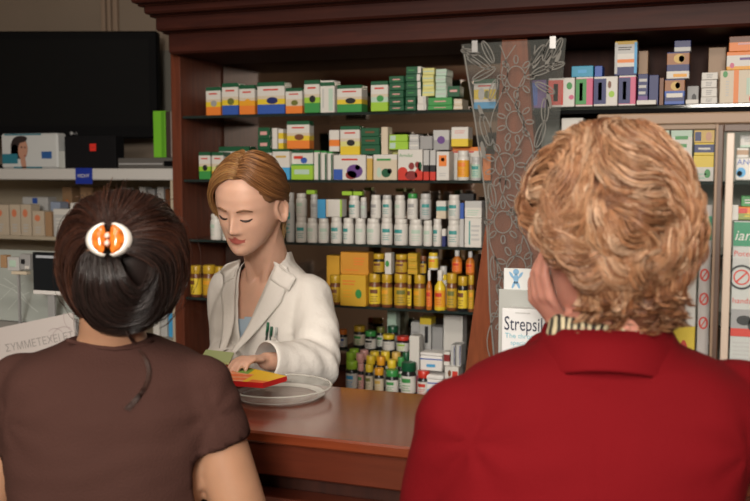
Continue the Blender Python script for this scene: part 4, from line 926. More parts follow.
kcp('light_reflection_strip', lambda b: b.box(xp1+.004, KY+.006, CZ+.012, xp1+.0155, KY+.014, z0-.014, mat((.50, .40, .32), .35, name='pale_reflection'), .001))  # solid pale strip standing in for a light reflection in the glass
CG = glass('case_glass', (.2, .25, .23), .04, .05)
kcp('front_glass', lambda b: b.box(xp1+.016, KY+.008, CZ+.012, xr, KY+.011, z0-.012, CG))
kcp('side_glass', lambda b: b.box(x0+.013, KY+.008, CZ+.012, xp0, KY+.011, z0, CG))
zsh = W(740, 180.5, Y=KY+.03).z
kcp('glass_shelf', lambda b: b.box(xp1+.018, KY+.03, zsh-.005, xr, KY+KD-.02, zsh, shelf_g))
K0 = KY+.035
def kbox(px0, px1, pyt, zb, off, bands, lab, marks=(), d=.05, on=None, name='medicine_box', pyb=None, txt=None, group=None):
    return carton(px0, px1, pyt, zb, off, bands, lab, 'box', group, d, marks, name, on, Yp=K0, pyb=pyb, txt=txt)
kbox(734.5, 768, 158, zsh, .0, [(.25, 'w'), (.75, 'w')], 'white box with blue glow print on the shelf of the display case', [('e', .16, .35, .3, .45, 'lb'), ('e', .12, .30, .16, .25, 'b')], txt=('ANCO', .03, .70, .0125, 'b'))
kbox(735, 747.5, 148, zsh, .002, [(.2, 'w'), (.5, 'tan'), (.3, 'w')], 'small white box with tan stripe lying on the blue glow box', on=True, d=.04)
kbox(738, 760, 135, zsh, .002, [(.3, 'lgy'), (.5, 'w'), (.2, 'mint')], 'pale box with grey print, topmost in the display case', [('l', .5, .6, .6, .3, 'gy', 2)], on=True, d=.04)
zk = W(740, 243, Y=K0).z
zf2 = CZ+.002
# tall advertising board in the case
def board():
    Y = K0+.012
    a = W(734, 221, Y=Y); zb = CZ+.002; x1 = a.x+.16
    o = empty('advertising_board', ((a.x+x1)/2, Y, zb), 'tall product board with green header and prohibition signs inside the display case', 'board')
    X = -(x1-a.x)/2
    b = MB(); b.box(X, 0, 0, -X, .008, a.z-zb, mat((.50, .52, .50), .6, name='board_white')); b.build('panel', o)
    zz = lambda py: W(735, py, Y=Y).z-zb
    def band(n, p0, p1, c, u0=0.0, u1=1.0):
        b = MB(); b.box(X+u0*.16, -.001, zz(p1), X+u1*.16, -.0002, zz(p0), cm(c)); return b.build(n, o)
    band('green_header', 222, 246, (.01, .22, .10)); band('red_strip', 309, 336, 'gy'); band('green_footer', 366, 380, (.12, .40, .12)); band('grey_strip', 258, 264, 'lgy')
    text('lettering', 'ian', .023, cm('w'), o, face_front(X+.001, -.0016, zz(240)), .0001, shear=.25)
    text('lettering', 'Potenti', .0125, cm('r'), o, face_front(X+.001, -.0008, zz(256)), .0001)
    text('lettering', 'handz', .0125, cm('r'), o, face_front(X+.001, -.0008, zz(303)), .0001)
    b = MB(); c0 = W(742, 276, Y=Y); cx, cz = X+.014, zz(277)
    def ringp(cx, cz, R, w, m_, n=24):
        for k in range(n):
            t0, t1 = 2*PI*k/n, 2*PI*(k+1)/n
            b.poly([(cx+(R-w)*math.cos(t0), -.0008, cz+(R-w)*math.sin(t0)), (cx+R*math.cos(t0), -.0008, cz+R*math.sin(t0)), (cx+R*math.cos(t1), -.0008, cz+R*math.sin(t1)), (cx+(R-w)*math.cos(t1), -.0008, cz+(R-w)*math.sin(t1))], m_)
    for q in range(3):
        ringp(cx+q*.05, cz, .020, .0035, cm('k')); ringp(cx+q*.05, cz, .0125, .0025, cm('r'))
        b.poly([(cx+q*.05-.009, -.0009, cz-.007), (cx+q*.05-.007, -.0009, cz-.009), (cx+q*.05+.009, -.0009, cz+.007), (cx+q*.05+.007, -.0009, cz+.009)], cm('r'))
    b.build('round_symbol', o)
    b = MB(); 
    for (u, v, ru, rv) in ((.02, .6, .012, .008), (.035, .45, .010, .012), (.05, .6, .012, .006), (.09, .5, .02, .01)):
        zc = zz(336)+(zz(309)-zz(336))*v
        b.poly([(X+u+ru*math.cos(t), -.0018, zc+rv*math.sin(t)) for t in [2*PI*k/12 for k in range(12)]], cm('k'))
    b.poly([(X, -.0016, zz(336)), (X+.16, -.0016, zz(336)), (X+.16, -.0016, zz(328)), (X, -.0016, zz(328))], cm('r'))
    b.build('insect_picture', o)
    b = MB()
    for py in (342, 346, 350, 354, 358): b.box(X+.004, -.0008, zz(py+1), X+.13, -.0002, zz(py-.6), cm('lgy'))
    b.build('small_print', o)
board()
# boxes between board top and the shelf
shelf2 = W(740, 220, Y=K0+.04).z
kcp('glass_shelf', lambda b: b.box(xp1+.018, KY+.062, shelf2-.005, xr, KY+KD-.02, shelf2, shelf_g))
kbox(735, 760, 207, shelf2, .035, [(.5, 'o'), (.5, (.25, .30, .06))], 'orange and olive box lying in the display case above the board', [('r', .3, .7, .4, .4, 'r'), ('l', .6, .4, .4, .4, 'y', 2)])
kbox(731.5, 739, 205, shelf2, .022, [(1, 'w')], 'little white box left of the orange and olive box', d=.012)
kbox(741, 760, 196, shelf2, .04, [(1, 'g')], 'green box on top of the orange and olive box', [('l', .5, .5, .6, .5, 'w', 2)], on=True)
# left pane: solid copy standing in for the board's reflection, and small white packs
def reflected_board():
    Y = K0+.02
    a = W(701, 205, Y=Y); c_ = W(712.5, 205, Y=Y); zb = CZ+.002; w = (c_.x-a.x)/2
    o = empty('board_reflection', (a.x+w, Y, zb), 'reflection of the product board, built as a narrow board left of the bronze post', 'board')
    b = MB(); b.box(-w, 0, 0, w, .006, a.z-zb, mat((.48, .44, .42), .6, name='board_reflection_white')); b.build('panel', o)
    zz = lambda py: W(706, py, Y=Y).z-zb
    b = MB(); b.box(-w, -.001, zz(240), w, -.0002, zz(216), cm((.02, .24, .12))); b.build('green_header', o)
    for py in (275, 299, 323):
        b = MB(); c0 = zz(py); R = w*.85
        for k in range(20):
            t0, t1 = 2*PI*k/20, 2*PI*(k+1)/20
            b.poly([(R*.6*math.cos(t0), -.0008, c0+R*1.0*math.sin(t0)), (R*math.cos(t0), -.0008, c0+R*1.4*math.sin(t0)), (R*math.cos(t1), -.0008, c0+R*1.4*math.sin(t1)), (R*.6*math.cos(t1), -.0008, c0+R*1.0*math.sin(t1))], cm('r'))
        b.poly([(-R*.7, -.0009, c0-R*.9), (-R*.5, -.0009, c0-R*1.1), (R*.7, -.0009, c0+R*.9), (R*.5, -.0009, c0+R*1.1)], cm('r'))
        b.build('prohibition_sign', o)
reflected_board()
kbox(676, 699, 280, CZ+.001, .01, [(.25, 'w'), (.25, 'y'), (.2, 'w'), (.3, 'lgy')], 'white pack with orange flame print beside the curls in the display case', [('e', .5, .55, .5, .25, 'r'), ('e', .6, .47, .4, .2, 'yo')])
kbox(690, 700, 236, CZ+.001, .10, [(.3, 'mint'), (.7, 'w')], 'slim white pack behind the flame print pack', d=.03)

# ---- lozenge display stand left of the hair
SY = CYF+.10
def lozenge():
    P = lambda px, py, Y=SY: W(px, py, Y=Y)
    a = P(502, 308); c_ = P(556, 350); x0, x1 = a.x, c_.x
    o = empty('lozenge_display_box', ((x0+x1)/2, SY, CZ), 'white throat lozenge display box with black title on the counter beside the red jacket', 'display box')
    X = (x1-x0)/2; zt_ = a.z-CZ
    b = MB(); b.box(-X, 0, 0, X, .006, zt_, mat((.66, .66, .66), .5, name='white_front_card'), .001); b.build('front_card', o)
    b = MB(); b.box(-X+.002, .0065, .0, X-.002, .07, zt_-.006, mat((.5, .5, .49), .6, name='box_inside'), .001); b.build('tray', o)
    a2 = P(499, 289, SY+.072); c2 = P(560, 308, SY+.072)
    b = MB(); b.box(a2.x-o.location.x, .0705, 0, c2.x-o.location.x, .076, a2.z-CZ, mat((.36, .37, .35), .5, name='grey_back_card'), .001); b.build('back_card', o)
    a3 = P(504, 268, SY+.0765); c3 = P(550, 292, SY+.0765)
    b = MB(); b.box(a3.x-o.location.x, .0765, c3.z-CZ-.02, c3.x-o.location.x, .079, a3.z-CZ, mat((.62, .63, .62), .5, name='white_header_card'), .0005); hc = b.build('header_card', o)
    # small blue figure with raised arms
    b = MB(); m_ = mat((.18, .36, .55), .5, name='pale_blue_print'); yy = .0760
    fx = P(516, 279, SY+.0765); cx, cz = fx.x-o.location.x, fx.z-CZ; s_ = .0024
    def e_(dx, dz, rx, rz, ang=0):
        b.poly([(cx+s_*(dx+rx*math.cos(t)*math.cos(ang)-rz*math.sin(t)*math.sin(ang)), yy, cz+s_*(dz+rx*math.cos(t)*math.sin(ang)+rz*math.sin(t)*math.cos(ang))) for t in [2*PI*k/14 for k in range(14)]], m_)
    e_(0, 5.5, 2.4, 2.2); e_(0, 0, 2, 4); e_(-1.8, -4.5, 1, 3, -.4); e_(1.8, -4.5, 1, 3, .4); e_(-3.5, 3, 1, 3, .6); e_(3.5, 3, 1, 3, -.6)
    b.build('blue_figure', hc)
    kk = mat((.02, .025, .05), .5, name='black_print'); tl = mat((.15, .42, .50), .5, name='teal_print')
    text('lettering', 'Strepsils', .0350, kk, o, face_front(-X+.004, -.0009, zt_-.038), .0004, sx=.66)
    text('small_lettering', 'The throat', .0125, tl, o, face_front(-X+.006, -.0009, zt_-.052), .0001)
    text('small_lettering', 'specialists', .0115, tl, o, face_front(-X+.016, -.0009, zt_-.064), .0001)
    b = MB()
    for q in range(2): b.box(-X+.006, -.0008, zt_-.080-q*.008, -X+.05, -.0002, zt_-.077-q*.008, cm('mint'))
    b.box(-X+.024, -.0008, zt_-.008, -X+.05, -.0002, zt_-.006, cm('lgy')); b.build('small_print', o)
lozenge()
# ================================================================== PEOPLE
def fuse(b, voxel, smooth=6, fac=.5):
    me = b.mesh('tmp'); o = bpy.data.objects.new('tmp', me); COL.objects.link(o)
    m = o.modifiers.new('r', 'REMESH'); m.mode = 'VOXEL'; m.voxel_size = voxel; m.adaptivity = 0
    if smooth:
        s = o.modifiers.new('s', 'SMOOTH'); s.iterations = smooth; s.factor = fac
    bpy.context.view_layer.update()
    me2 = bpy.data.meshes.new_from_object(o.evaluated_get(bpy.context.evaluated_depsgraph_get()))
    bpy.data.objects.remove(o); bpy.data.meshes.remove(me)
    return me2
def finish(me, name, parent, mats, smooth=True):
    me.name = name; me.materials.clear()
    for m in mats: me.materials.append(m)
    me.polygons.foreach_set('material_index', [0]*len(me.polygons))
    me.polygons.foreach_set('use_smooth', [True]*len(me.polygons))
    o = bpy.data.objects.new(name, me); COL.objects.link(o)
    if parent is not None:
        o.parent = parent; me.transform(Matrix.Translation(-parent.location))
    return o
def coords(me):
    a = np.empty(len(me.vertices)*3); me.vertices.foreach_get('co', a); return a.reshape(-1, 3)
def setco(me, a): me.vertices.foreach_set('co', a.ravel()); me.update()
def normals(me):
    a = np.empty(len(me.vertices)*3); me.vertex_normals.foreach_get('vector', a); return a.reshape(-1, 3)
def drop(me, keepmask):
    # delete faces not kept; mask per face
    import bmesh
    bm = bmesh.new(); bm.from_mesh(me); bm.faces.ensure_lookup_table()
    bmesh.ops.delete(bm, geom=[f for f, k in zip(bm.faces, keepmask) if not k], context='FACES')
    bm.to_mesh(me); bm.free(); me.update()
def smooth_border(me, it=12):
    import bmesh
    bm = bmesh.new(); bm.from_mesh(me)
    bv = [v for v in bm.verts if any(e.is_boundary for e in v.link_edges)]
    for _ in range(it):
        new = {}
        for v in bv:
            nb_ = [e.other_vert(v).co for e in v.link_edges if e.is_boundary]
            if len(nb_) >= 2: new[v] = v.co*.4+sum(nb_, Vector())/len(nb_)*.6
        for v, c_ in new.items(): v.co = c_
    bm.to_mesh(me); bm.free(); me.update()
def fcent(me):
    a = np.empty(len(me.polygons)*3); me.polygons.foreach_get('center', a); return a.reshape(-1, 3)
def vnoise(P, scale, seed=0):
    out = np.empty(len(P))
    for i, p in enumerate(P): out[i] = noise.noise(Vector((p[0]*scale+seed, p[1]*scale, p[2]*scale)))
    return out
DM = mat((.5, .5, .5))
def torso(b, secs, L, F, inf=0.0, n=36, p=2.3):
    rs = []
    for c, a, d in secs:
        a += inf; d += inf; c = Vector(c)
        ring = []
        for j in range(n):
            t = 2*PI*j/n; cx, sy = math.cos(t), math.sin(t)
            x = math.copysign(abs(cx)**(2/p), cx)*a; y = math.copysign(abs(sy)**(2/p), sy)*d
            ring.append(c+L*x+F*y)
        rs.append(ring)
    if rs[0][0].z > rs[-1][0].z: rs = rs[::-1]
    # orientation independent: remesh takes any winding
    b.rings(rs, DM, True)
def limb(b, pts, rads, n=20):
    # densify
    P = [Vector(p) for p in pts]; Q = []; R = []
    for i in range(len(P)-1):
        for k in range(6):
            t = k/6; Q.append(P[i].lerp(P[i+1], t)); R.append(rads[i]*(1-t)+rads[i+1]*t)
    Q.append(P[-1]); R.append(rads[-1])
    b.tube(Q, R, DM, n); b.ball(P[0], rads[0], DM, 16); b.ball(P[-1], rads[-1], DM, 16)
    for p, r in zip(P[1:-1], rads[1:-1]): b.ball(p, r, DM, 16)
# ---- head with face, in head space: x = right side of the person, y = forward, z = up, eyes at z = 0
HZ = np.array([.118, .114, .105, .09, .07, .045, .02, 0, -.02, -.04, -.055, -.07, -.085, -.098, -.107, -.112])
HW = np.array([.004, .025, .043, .059, .0705, .0765, .0780, .0765, .0740, .0695, .0640, .0570, .0475, .0360, .0240, .008])
HFr = np.array([.000, .030, .052, .070, .083, .0915, .0935, .0900, .0885, .0885, .0880, .0875, .0880, .0870, .0820, .070])
HB = np.array([.012, .040, .060, .078, .092, .1010, .1030, .1010, .0960, .0840, .0680, .0520, .0350, .0150, -.010, -.05])
BUMPS = [(0, .004, .005, .008, .016), (0, -.012, .011, .0075, .014), (0, -.026, .014, .0085, .012), (0, -.036, .017, .0105, .009), (.0115, -.0385, .010, .006, .006), (-.0115, -.0385, .010, .006, .006),
         (.031, .003, -.0105, .015, .011), (-.031, .003, -.0105, .015, .011), (.031, -.001, .0075, .0125, .0080), (-.031, -.001, .0075, .0125, .0080),
         (.030, .020, .0035, .018, .006), (-.030, .020, .0035, .018, .006), (.046, -.024, .0045, .018, .016), (-.046, -.024, .0045, .018, .016),
         (0, -.0565, .0050, .015, .0048), (0, -.0685, .0065, .0135, .0052), (0, -.0625, -.0045, .021, .0022), (0, -.0505, -.0015, .004, .006), (0, -.078, -.0035, .018, .005), (0, -.096, .006, .014, .010),
         (.024, -.063, -.0025, .004, .005), (-.024, -.063, -.0025, .004, .005)]
def head(b, M, s=1.0, nz=110, na=96, face=True):
    rs = []
    zs = np.interp(np.linspace(0, 1, nz), np.linspace(0, 1, len(HZ)), HZ[::-1])
    for z in zs:
        w = np.interp(z, HZ[::-1], HW[::-1]); f = np.interp(z, HZ[::-1], HFr[::-1]); bk = np.interp(z, HZ[::-1], HB[::-1])
        cy = (f-bk)/2; hy = (f+bk)/2; ring = []
        for j in range(na):
            t = 2*PI*j/na; cx, sy = math.cos(t), math.sin(t); p = 2.25
            x = math.copysign(abs(cx)**(2/p), cx)*w; y = cy+math.copysign(abs(sy)**(2/p), sy)*hy
            if face and sy > 0:
                fz = min(1, sy*2.2)
                for (bx, bz, A, sx, sz) in BUMPS:
                    q = ((x-bx)/sx)**2+((z-bz)/sz)**2
                    if q < 8: y += A*math.exp(-q)*fz
            ring.append(M @ Vector((x*s, y*s, z*s)))
        rs.append(ring)
    b.rings(rs, DM, True)
    for sg in (1, -1):     # ears
        E = M @ Matrix.Translation((sg*.0775*s, -.012*s, -.012*s)) @ Matrix.Rotation(sg*.35, 4, 'Z') @ Matrix.Rotation(-.15, 4, 'X')
        pts = [E @ Vector((sg*.008*s, .019*math.cos(t)*s*(1 if math.sin(t) > 0 else .8), .031*math.sin(t)*s)) for t in [2*PI*k/18 for k in range(19)]]
        b.tube(pts, [.0048*s]*19, DM, 8)
        b.ball((0, 0, 0), (.005*s, .018*s, .029*s), DM, 14, E)
        b.ball((0, 0, 0), (.006*s, .008*s, .009*s), DM, 12, E @ Matrix.Translation((sg*.004*s, .002*s, -.024*s)))
        b.ball((0, 0, 0), (.008*s, .006*s, .007*s), DM, 12, E @ Matrix.Translation((0, .013*s, -.004*s)))
def frame(face_dir, up=(0, 0, 1), origin=(0, 0, 0)):
    f = Vector(face_dir).normalized(); u = Vector(up); u = (u-f*u.dot(f)).normalized(); r = f.cross(u)
    return Matrix.Translation(origin) @ Matrix((r, f, u)).transposed().to_4x4()
def hand(b, M, s=1.0, curl=(.5, .5, .55, .6), side=1, thumb=.5, spread=.12):
    # M: hand space, +y along fingers from the wrist, +x thumb side*side, +z back of hand
    b.ball((0, 0, 0), (.036*s, .046*s, .014*s), DM, 18, M @ Matrix.Translation((0, .045*s, 0)))
    b.ball((0, 0, 0), (.027*s, .03*s, .018*s), DM, 14, M @ Matrix.Translation((0, .008*s, 0)))
    Ls = [(.027, .086, .040, .024, .019), (.009, .090, .044, .028, .021), (-.009, .087, .041, .026, .020), (-.026, .080, .032, .020, .018)]
    for k, (x, y, l1, l2, l3) in enumerate(Ls):
        c = curl[k]; p = Vector((x*side*s, .06*s, 0)); pts = [M @ p]; p = Vector((x*side*s*1.05, y*s, .002*s)); pts.append(M @ p); a = 0
        for l, cc in ((l1, c), (l2, c*1.1), (l3, c*.7)):
            a += cc; p = p+Vector((x*side*spread*.6, math.cos(a), -math.sin(a)))*(l*s); pts.append(M @ p)
        limb(b, pts, [.0095*s, .0098*s, .0088*s, .0080*s, .0070*s], 12)
    pts = [Vector((.018*side, .016, -.004)), Vector((.040*side, .040, -.012)), Vector((.050*side, .064, -.016-.018*thumb)), Vector((.050*side-.010*thumb*side, .086, -.022-.03*thumb))]
    limb(b, [M @ (p*s) for p in pts], [.013*s, .0125*s, .0105*s, .0085*s], 12)

# ---- hair strand meshes
class Hair:
    def __init__(s, sides=3): s.P = []; s.R = []; s.T = []; s.sides = sides
    def add(s, pts, r, tint): s.P.append(pts); s.R.append(r); s.T.append(tint)
    def build(s, name, parent, m, taper=.35):
        V = []; F = []; Cc = []; off = 0; k = s.sides
        for pts, r, t in zip(s.P, s.R, s.T):
            pts = np.asarray(pts); n = len(pts)
            tg = np.gradient(pts, axis=0); tg /= np.linalg.norm(tg, axis=1)[:, None]+1e-9
            ref = np.array([.31, .52, .79]); a = np.cross(tg, ref); a /= np.linalg.norm(a, axis=1)[:, None]+1e-9; c = np.cross(tg, a)
            q = np.linspace(0, 1, n); rr = r*(1-(1-taper)*q**2)*np.clip(q*8+.4, 0, 1)
            ring = np.stack([pts+a*(rr*math.cos(2*PI*j/k))[:, None]+c*(rr*math.sin(2*PI*j/k))[:, None] for j in range(k)], 1)
            V.append(ring.reshape(-1, 3))
            i = np.arange(n-1)[:, None]*k; j = np.arange(k)[None, :]; j2 = (j+1) % k
            F.append((np.stack([i+j, i+j2, i+k+j2, i+k+j], -1)+off).reshape(-1, 4)); off += n*k
            Cc.append(np.tile(np.array([*t, 1.0]), (n*k, 1)))
        V = np.concatenate(V)-np.array(parent.location); F = np.concatenate(F); Cc = np.concatenate(Cc)
        me = bpy.data.meshes.new(name); me.vertices.add(len(V)); me.vertices.foreach_set('co', V.ravel())
        me.loops.add(F.size); me.loops.foreach_set('vertex_index', F.ravel()); me.polygons.add(len(F))
        me.polygons.foreach_set('loop_start', np.arange(len(F))*4)
        try: me.polygons.foreach_set('loop_total', np.full(len(F), 4))
        except Exception: pass
        me.polygons.foreach_set('use_smooth', np.ones(len(F), bool))
        me.update(calc_edges=True); me.materials.append(m)
        at = me.color_attributes.new('tint', 'FLOAT_COLOR', 'POINT'); at.data.foreach_set('color', Cc.astype(np.float32).ravel())
        o = bpy.data.objects.new(name, me); COL.objects.link(o); o.parent = parent
        return o
def spline(pts, n):
    P = np.asarray(pts, float); k = len(P); t = np.linspace(0, k-1, n); out = np.empty((n, 3))
    for i, x in enumerate(t):
        a = min(int(x), k-2); f = x-a
        p0, p1, p2, p3 = P[max(a-1, 0)], P[a], P[a+1], P[min(a+2, k-1)]
        out[i] = .5*((2*p1)+(-p0+p2)*f+(2*p0-5*p1+4*p2-p3)*f*f+(-p0+3*p1-3*p2+p3)*f**3)
    return out
def sheet(H, guides, N, r, tints, M, jitter=.003, n=14, wave=0, lift=.004, clump=0.0):
    """strands filling the surface between neighbouring guide curves (head space points)"""
    G = [spline(g, n) for g in guides]
    Mm = np.array(M.to_3x3()); T = np.array(M.translation)
    ncl = max(1, N//14); cc = [RNG.uniform(0, len(G)-1.001) for _ in range(ncl)]
    for _ in range(N):
        u = RNG.uniform(0, len(G)-1.001); 
        if clump:
            c_ = min(cc, key=lambda q: abs(q-u)); u2 = u+(c_-u)*clump
        else: u2 = u
        i = int(u); f = u-i; i2 = int(min(max(u2, 0), len(G)-1.001)); f2 = min(max(u2, 0), len(G)-1.001)-i2
        A = G[i]*(1-f)+G[i+1]*f; B = G[i2]*(1-f2)+G[i2+1]*f2
        q = np.linspace(0, 1, n)[:, None]
        p = A*(1-q)+B*q
        s0 = RNG.uniform(0, .12); s1 = RNG.uniform(.85, 1.0)
        idx = np.linspace(s0*(n-1), s1*(n-1), n); lo = np.clip(idx.astype(int), 0, n-2); fr = (idx-lo)[:, None]
        p = p[lo]*(1-fr)+p[lo+1]*fr
        rad = p/(np.linalg.norm(p, axis=1)[:, None]+1e-9)
        p = p + rad*RNG.uniform(-lift*.6, lift) + RNG.normal(0, jitter*.5, 3)
        ph = RNG.uniform(0, 6.28); p = p + rad*(np.sin(q*7+ph)*jitter*.5) + wave*np.sin(q*9+ph)*np.array([.5, .3, .8])
        tt = tints[int(RNG.integers(len(tints)))]; v = RNG.uniform(.8, 1.2)
        H.add(p @ Mm.T + T, r*RNG.uniform(.7, 1.25), (tt[0]*v, tt[1]*v, tt[2]*v))

# =================================================== pharmacist
HROLL = -5
def pharmacist():
    hd = W(250, 204, D=2.28)
    tc = (C0-hd); tc.z = 0; tc.normalize(); IL = -RT
    def dirf(th): return (tc*math.cos(th)+IL*math.sin(th)).normalized()
    fdir = dirf(math.radians(28)); pitch = math.radians(20)
    fv = fdir*math.cos(pitch)+Vector((0, 0, -math.sin(pitch)))
    HM = frame(fv, (0, 0, 1), hd) @ Matrix.Rotation(math.radians(HROLL), 4, 'Y')
    s = .95
    F = dirf(math.radians(30)); R_ = F.cross(Vector((0, 0, 1)))   # R_: her right
    L = R_
    base = W(268, 262, D=2.42)
    root = empty('person', (base.x, base.y+.05, 0), 'pharmacist in a white lab coat, short blonde brown hair, looking down behind the counter', 'person')
    nb = base
    def c(dz, f=0.0, l=0.0): return nb + Vector((0, 0, dz)) + F*f + L*l
    secs = [(c(.03, .0), .046, .050), (c(.0, -.004), .055, .056), (c(-.025, -.006), .085, .064), (c(-.055, -.006), .118, .078), (c(-.10, -.004), .142, .094), (c(-.16, .002), .145, .106), (c(-.22, .002), .142, .108), (c(-.32, -.01), .140, .100), (c(-.40, -.02), .140, .10), (c(-.52, -.03), .172, .115), (c(-.62, -.03), .165, .11)]
    shL = c(-.082, -.0, -.122); shR = c(-.078, -.0, .118)
    elL = W(316, 364, D=2.26); wrL = W(266, 361, D=2.14); 
    elR = W(228, 352, D=2.46); wrR = W(220, 368, D=2.24)
    def body(inf, voxel, skin):
        b = MB()
        torso(b, secs, L, F, inf)
        limb(b, [shL, elL, wrL] if not skin else [shL, elL, wrL], [.046+inf, .039+inf, (.030 if skin else .036)+inf])
        limb(b, [shR, elR, wrR], [.046+inf, .038+inf, .030+inf])
        return b
    b = body(-.010, .004, True)
    neckb = c(-.03, -.01); nt = HM @ Vector((0, -.035, -.075))
    limb(b, [neckb, nt, HM @ Vector((0, -.03, -.02))], [.056, .050, .050])
    for sg in (-1, 1): limb(b, [HM @ Vector((sg*.045, -.035, -.055)), c(-.045, .048, sg*.018)], [.014, .012])
    head(b, HM, s)
    # left hand resting on the packet
    hp = W(248, 360, D=2.06); fdirh = (W(224, 361, D=2.0)-W(264, 361, D=2.10)).normalized()
    HMd = Matrix.Translation(wrL) @ Matrix(((fdirh.cross(Vector((0, 0, 1))).normalized()), fdirh, Vector((0, 0, 1)))).transposed().to_4x4()
    # orthonormalise
    z_ = Vector((0, 0, 1)); z_ = (z_-fdirh*z_.dot(fdirh)).normalized(); x_ = fdirh.cross(z_)
    HMd = Matrix.Translation(W(264, 359, D=2.13)) @ Matrix((x_, fdirh, z_)).transposed().to_4x4()
    hand(b, HMd, .62, (.35, .4, .45, .5), 1, .6)
    hR = W(212, 372, D=2.10); d2 = (W(222, 374, D=2.02)-hR).normalized(); z2 = (Vector((0, 0, 1))-d2*d2.z).normalized()
    hand(b, Matrix.Translation(wrR) @ Matrix((d2.cross(z2), d2, z2)).transposed().to_4x4(), .85, (.3, .3, .35, .4), -1, .5)
    # legs and feet
    for sg in (-1, 1):
        hip = c(-.58, -.03, sg*.085); kn = Vector((hip.x, hip.y, .47)); an = Vector((hip.x, hip.y, .10))
        limb(b, [hip, kn, an], [.080, .052, .036])
        limb(b, [an-Vector((0, 0, .045)), an-Vector((0, 0, .065))+F*.14], [.036, .028])
    me = fuse(b, .0034, 5, .45)
    SKIN = mat((.66, .39, .28), .5, name='fair_skin', sss=.12, noise_amt=.05, nscale=30)
    LIP = mat((.42, .105, .085), .42, name='lip_colour'); BLUSH = mat((.60, .27, .19), .5, name='cheek_skin', sss=.12)
    Hi = np.array(HM.inverted())
    o = finish(me, 'body', root, [SKIN, LIP, BLUSH])
    # lip faces
    fc = fcent(me)+np.array(root.location); loc = fc @ Hi[:3, :3].T + Hi[:3, 3]
    x, y, z = loc[:, 0]/s, loc[:, 1]/s, loc[:, 2]/s
    lipm = (np.abs(x) < .0235) & (y > .07) & (z < -.0555+.003*np.cos(x*220)-(x/.0235)**2*.0035) & (z > -.0715+(x/.0235)**2*.0065)
    mi = np.zeros(len(me.polygons), int); mi[lipm] = 1
    me.polygons.foreach_set('material_index', mi)
    def hpnt(x_, z_, lift=.0015):
        w = np.interp(z_, HZ[::-1], HW[::-1]); f = np.interp(z_, HZ[::-1], HFr[::-1]); bk = np.interp(z_, HZ[::-1], HB[::-1])
        cy = (f-bk)/2; hy = (f+bk)/2; xx = min(abs(x_)/w, .999); y_ = cy+(1-xx**2.25)**(1/2.25)*hy
        for (bx, bz, A, sx, sz) in BUMPS:
            q = ((x_-bx)/sx)**2+((z_-bz)/sz)**2
            if q < 8: y_ += A*math.exp(-q)
        return HM @ Vector((x_*s, (y_+lift)*s, z_*s))
    # eyebrows, lashes and lid creases
    BROW = mat((.20, .10, .05), .7, name='brow_hair'); LASH = mat((.035, .018, .014), .6, name='lash_hair'); CREASE = mat((.33, .15, .10), .6, name='eyelid_shade_skin')
    for sg in (-1, 1):
        b = MB(); b.tube([hpnt(sg*x_, z_, .0006) for x_, z_ in ((.014, .0165), (.022, .0205), (.032, .0225), (.042, .0195), (.049, .0145))], [.0016, .0024, .0024, .0018, .0008], BROW, 8)
        b.v = [tuple(Vector(p)-root.location) for p in b.v]; b.build('eyebrow', root, True)
        b = MB(); b.tube([hpnt(sg*x_, z_, .0004) for x_, z_ in ((.0175, -.0055), (.024, -.0080), (.031, -.0090), (.038, -.0082), (.0455, -.0045))], [.0013, .0023, .0027, .0026, .0013], LASH, 8)
        b.v = [tuple(Vector(p)-root.location) for p in b.v]; b.build('eyelashes', root, True)
    # ---- coat
    cb = body(.009, .006, False)
    # sleeve cuff and coat skirt
    torso(cb, [(c(-.50, -.03), .185, .13), (c(-.60, -.03), .195, .14), (c(-.75, -.03), .205, .145), (c(-.86, -.03), .21, .15)], L, F)
    limb(cb, [shL+Vector((0, 0, -.01)), (shL+elL)*.5+L*-.01, elL+L*-.006+Vector((0, 0, -.005))], [.055, .055, .054])
    limb(cb, [elL, (elL+wrL)/2, wrL+(elL-wrL).normalized()*.02], [.056, .050, .043])
    limb(cb, [shR+Vector((0, 0, -.01)), elR, wrR+(elR-wrR).normalized()*.03], [.052, .048, .042])
    me = fuse(cb, .0055, 8, .5)
    fc = fcent(me)
    rel = fc-np.array(nb); f_ = rel @ np.array(F); l_ = rel @ np.array(L); z_ = rel[:, 2]
    vdepth = -.205
    vw = np.clip((z_-vdepth)/(.0-vdepth), 0, 1.4)*.052
    cut = ((f_ > -.01) & (np.abs(l_-.004) < vw) & (z_ > vdepth)) | (z_ > .028) 
    # open neck at back too
    cut |= (z_ > .012) & (np.abs(l_) < .045)
    # cuffs
    d_ = (np.array(wrL)-np.array(elL)); ld_ = np.linalg.norm(d_); d_ /= ld_
    al = (fc-np.array(elL)) @ d_; rad = np.linalg.norm((fc-np.array(elL))-al[:, None]*d_, axis=1)
    cut |= (al > ld_+.003) & (rad < .09) & (al < ld_+.08)
    drop(me, ~cut); smooth_border(me, 25)
    P = coords(me); N = normals(me)
    r2 = P-np.array(nb)
    n1 = vnoise(P*np.array([1, 1, .45]), 16, 3); n2 = vnoise(P*np.array([1, 1, .6]), 38, 9)
    P = P+N*(n1*.0065+n2*.0022)[:, None]
    # sleeve folds across the elbow
    t = (P-np.array(elL)); dd = np.linalg.norm(t, axis=1)
    fold = np.sin((t @ np.array((wrL-shL).normalized()))*150)*np.exp(-(dd/.075)**2)*.0045
    P = P+N*fold[:, None]
    setco(me, P)
    COAT = mat((.72, .685, .64), .75, name='white_cotton', bump=.15, bscale=90)
    coat = finish(me, 'lab_coat', root, [COAT])
    sm = coat.modifiers.new('thick', 'SOLIDIFY'); sm.thickness = .002; sm.offset = -1
    # lapels, collar, placket, pocket
    bvh = None
    from mathutils.bvhtree import BVHTree
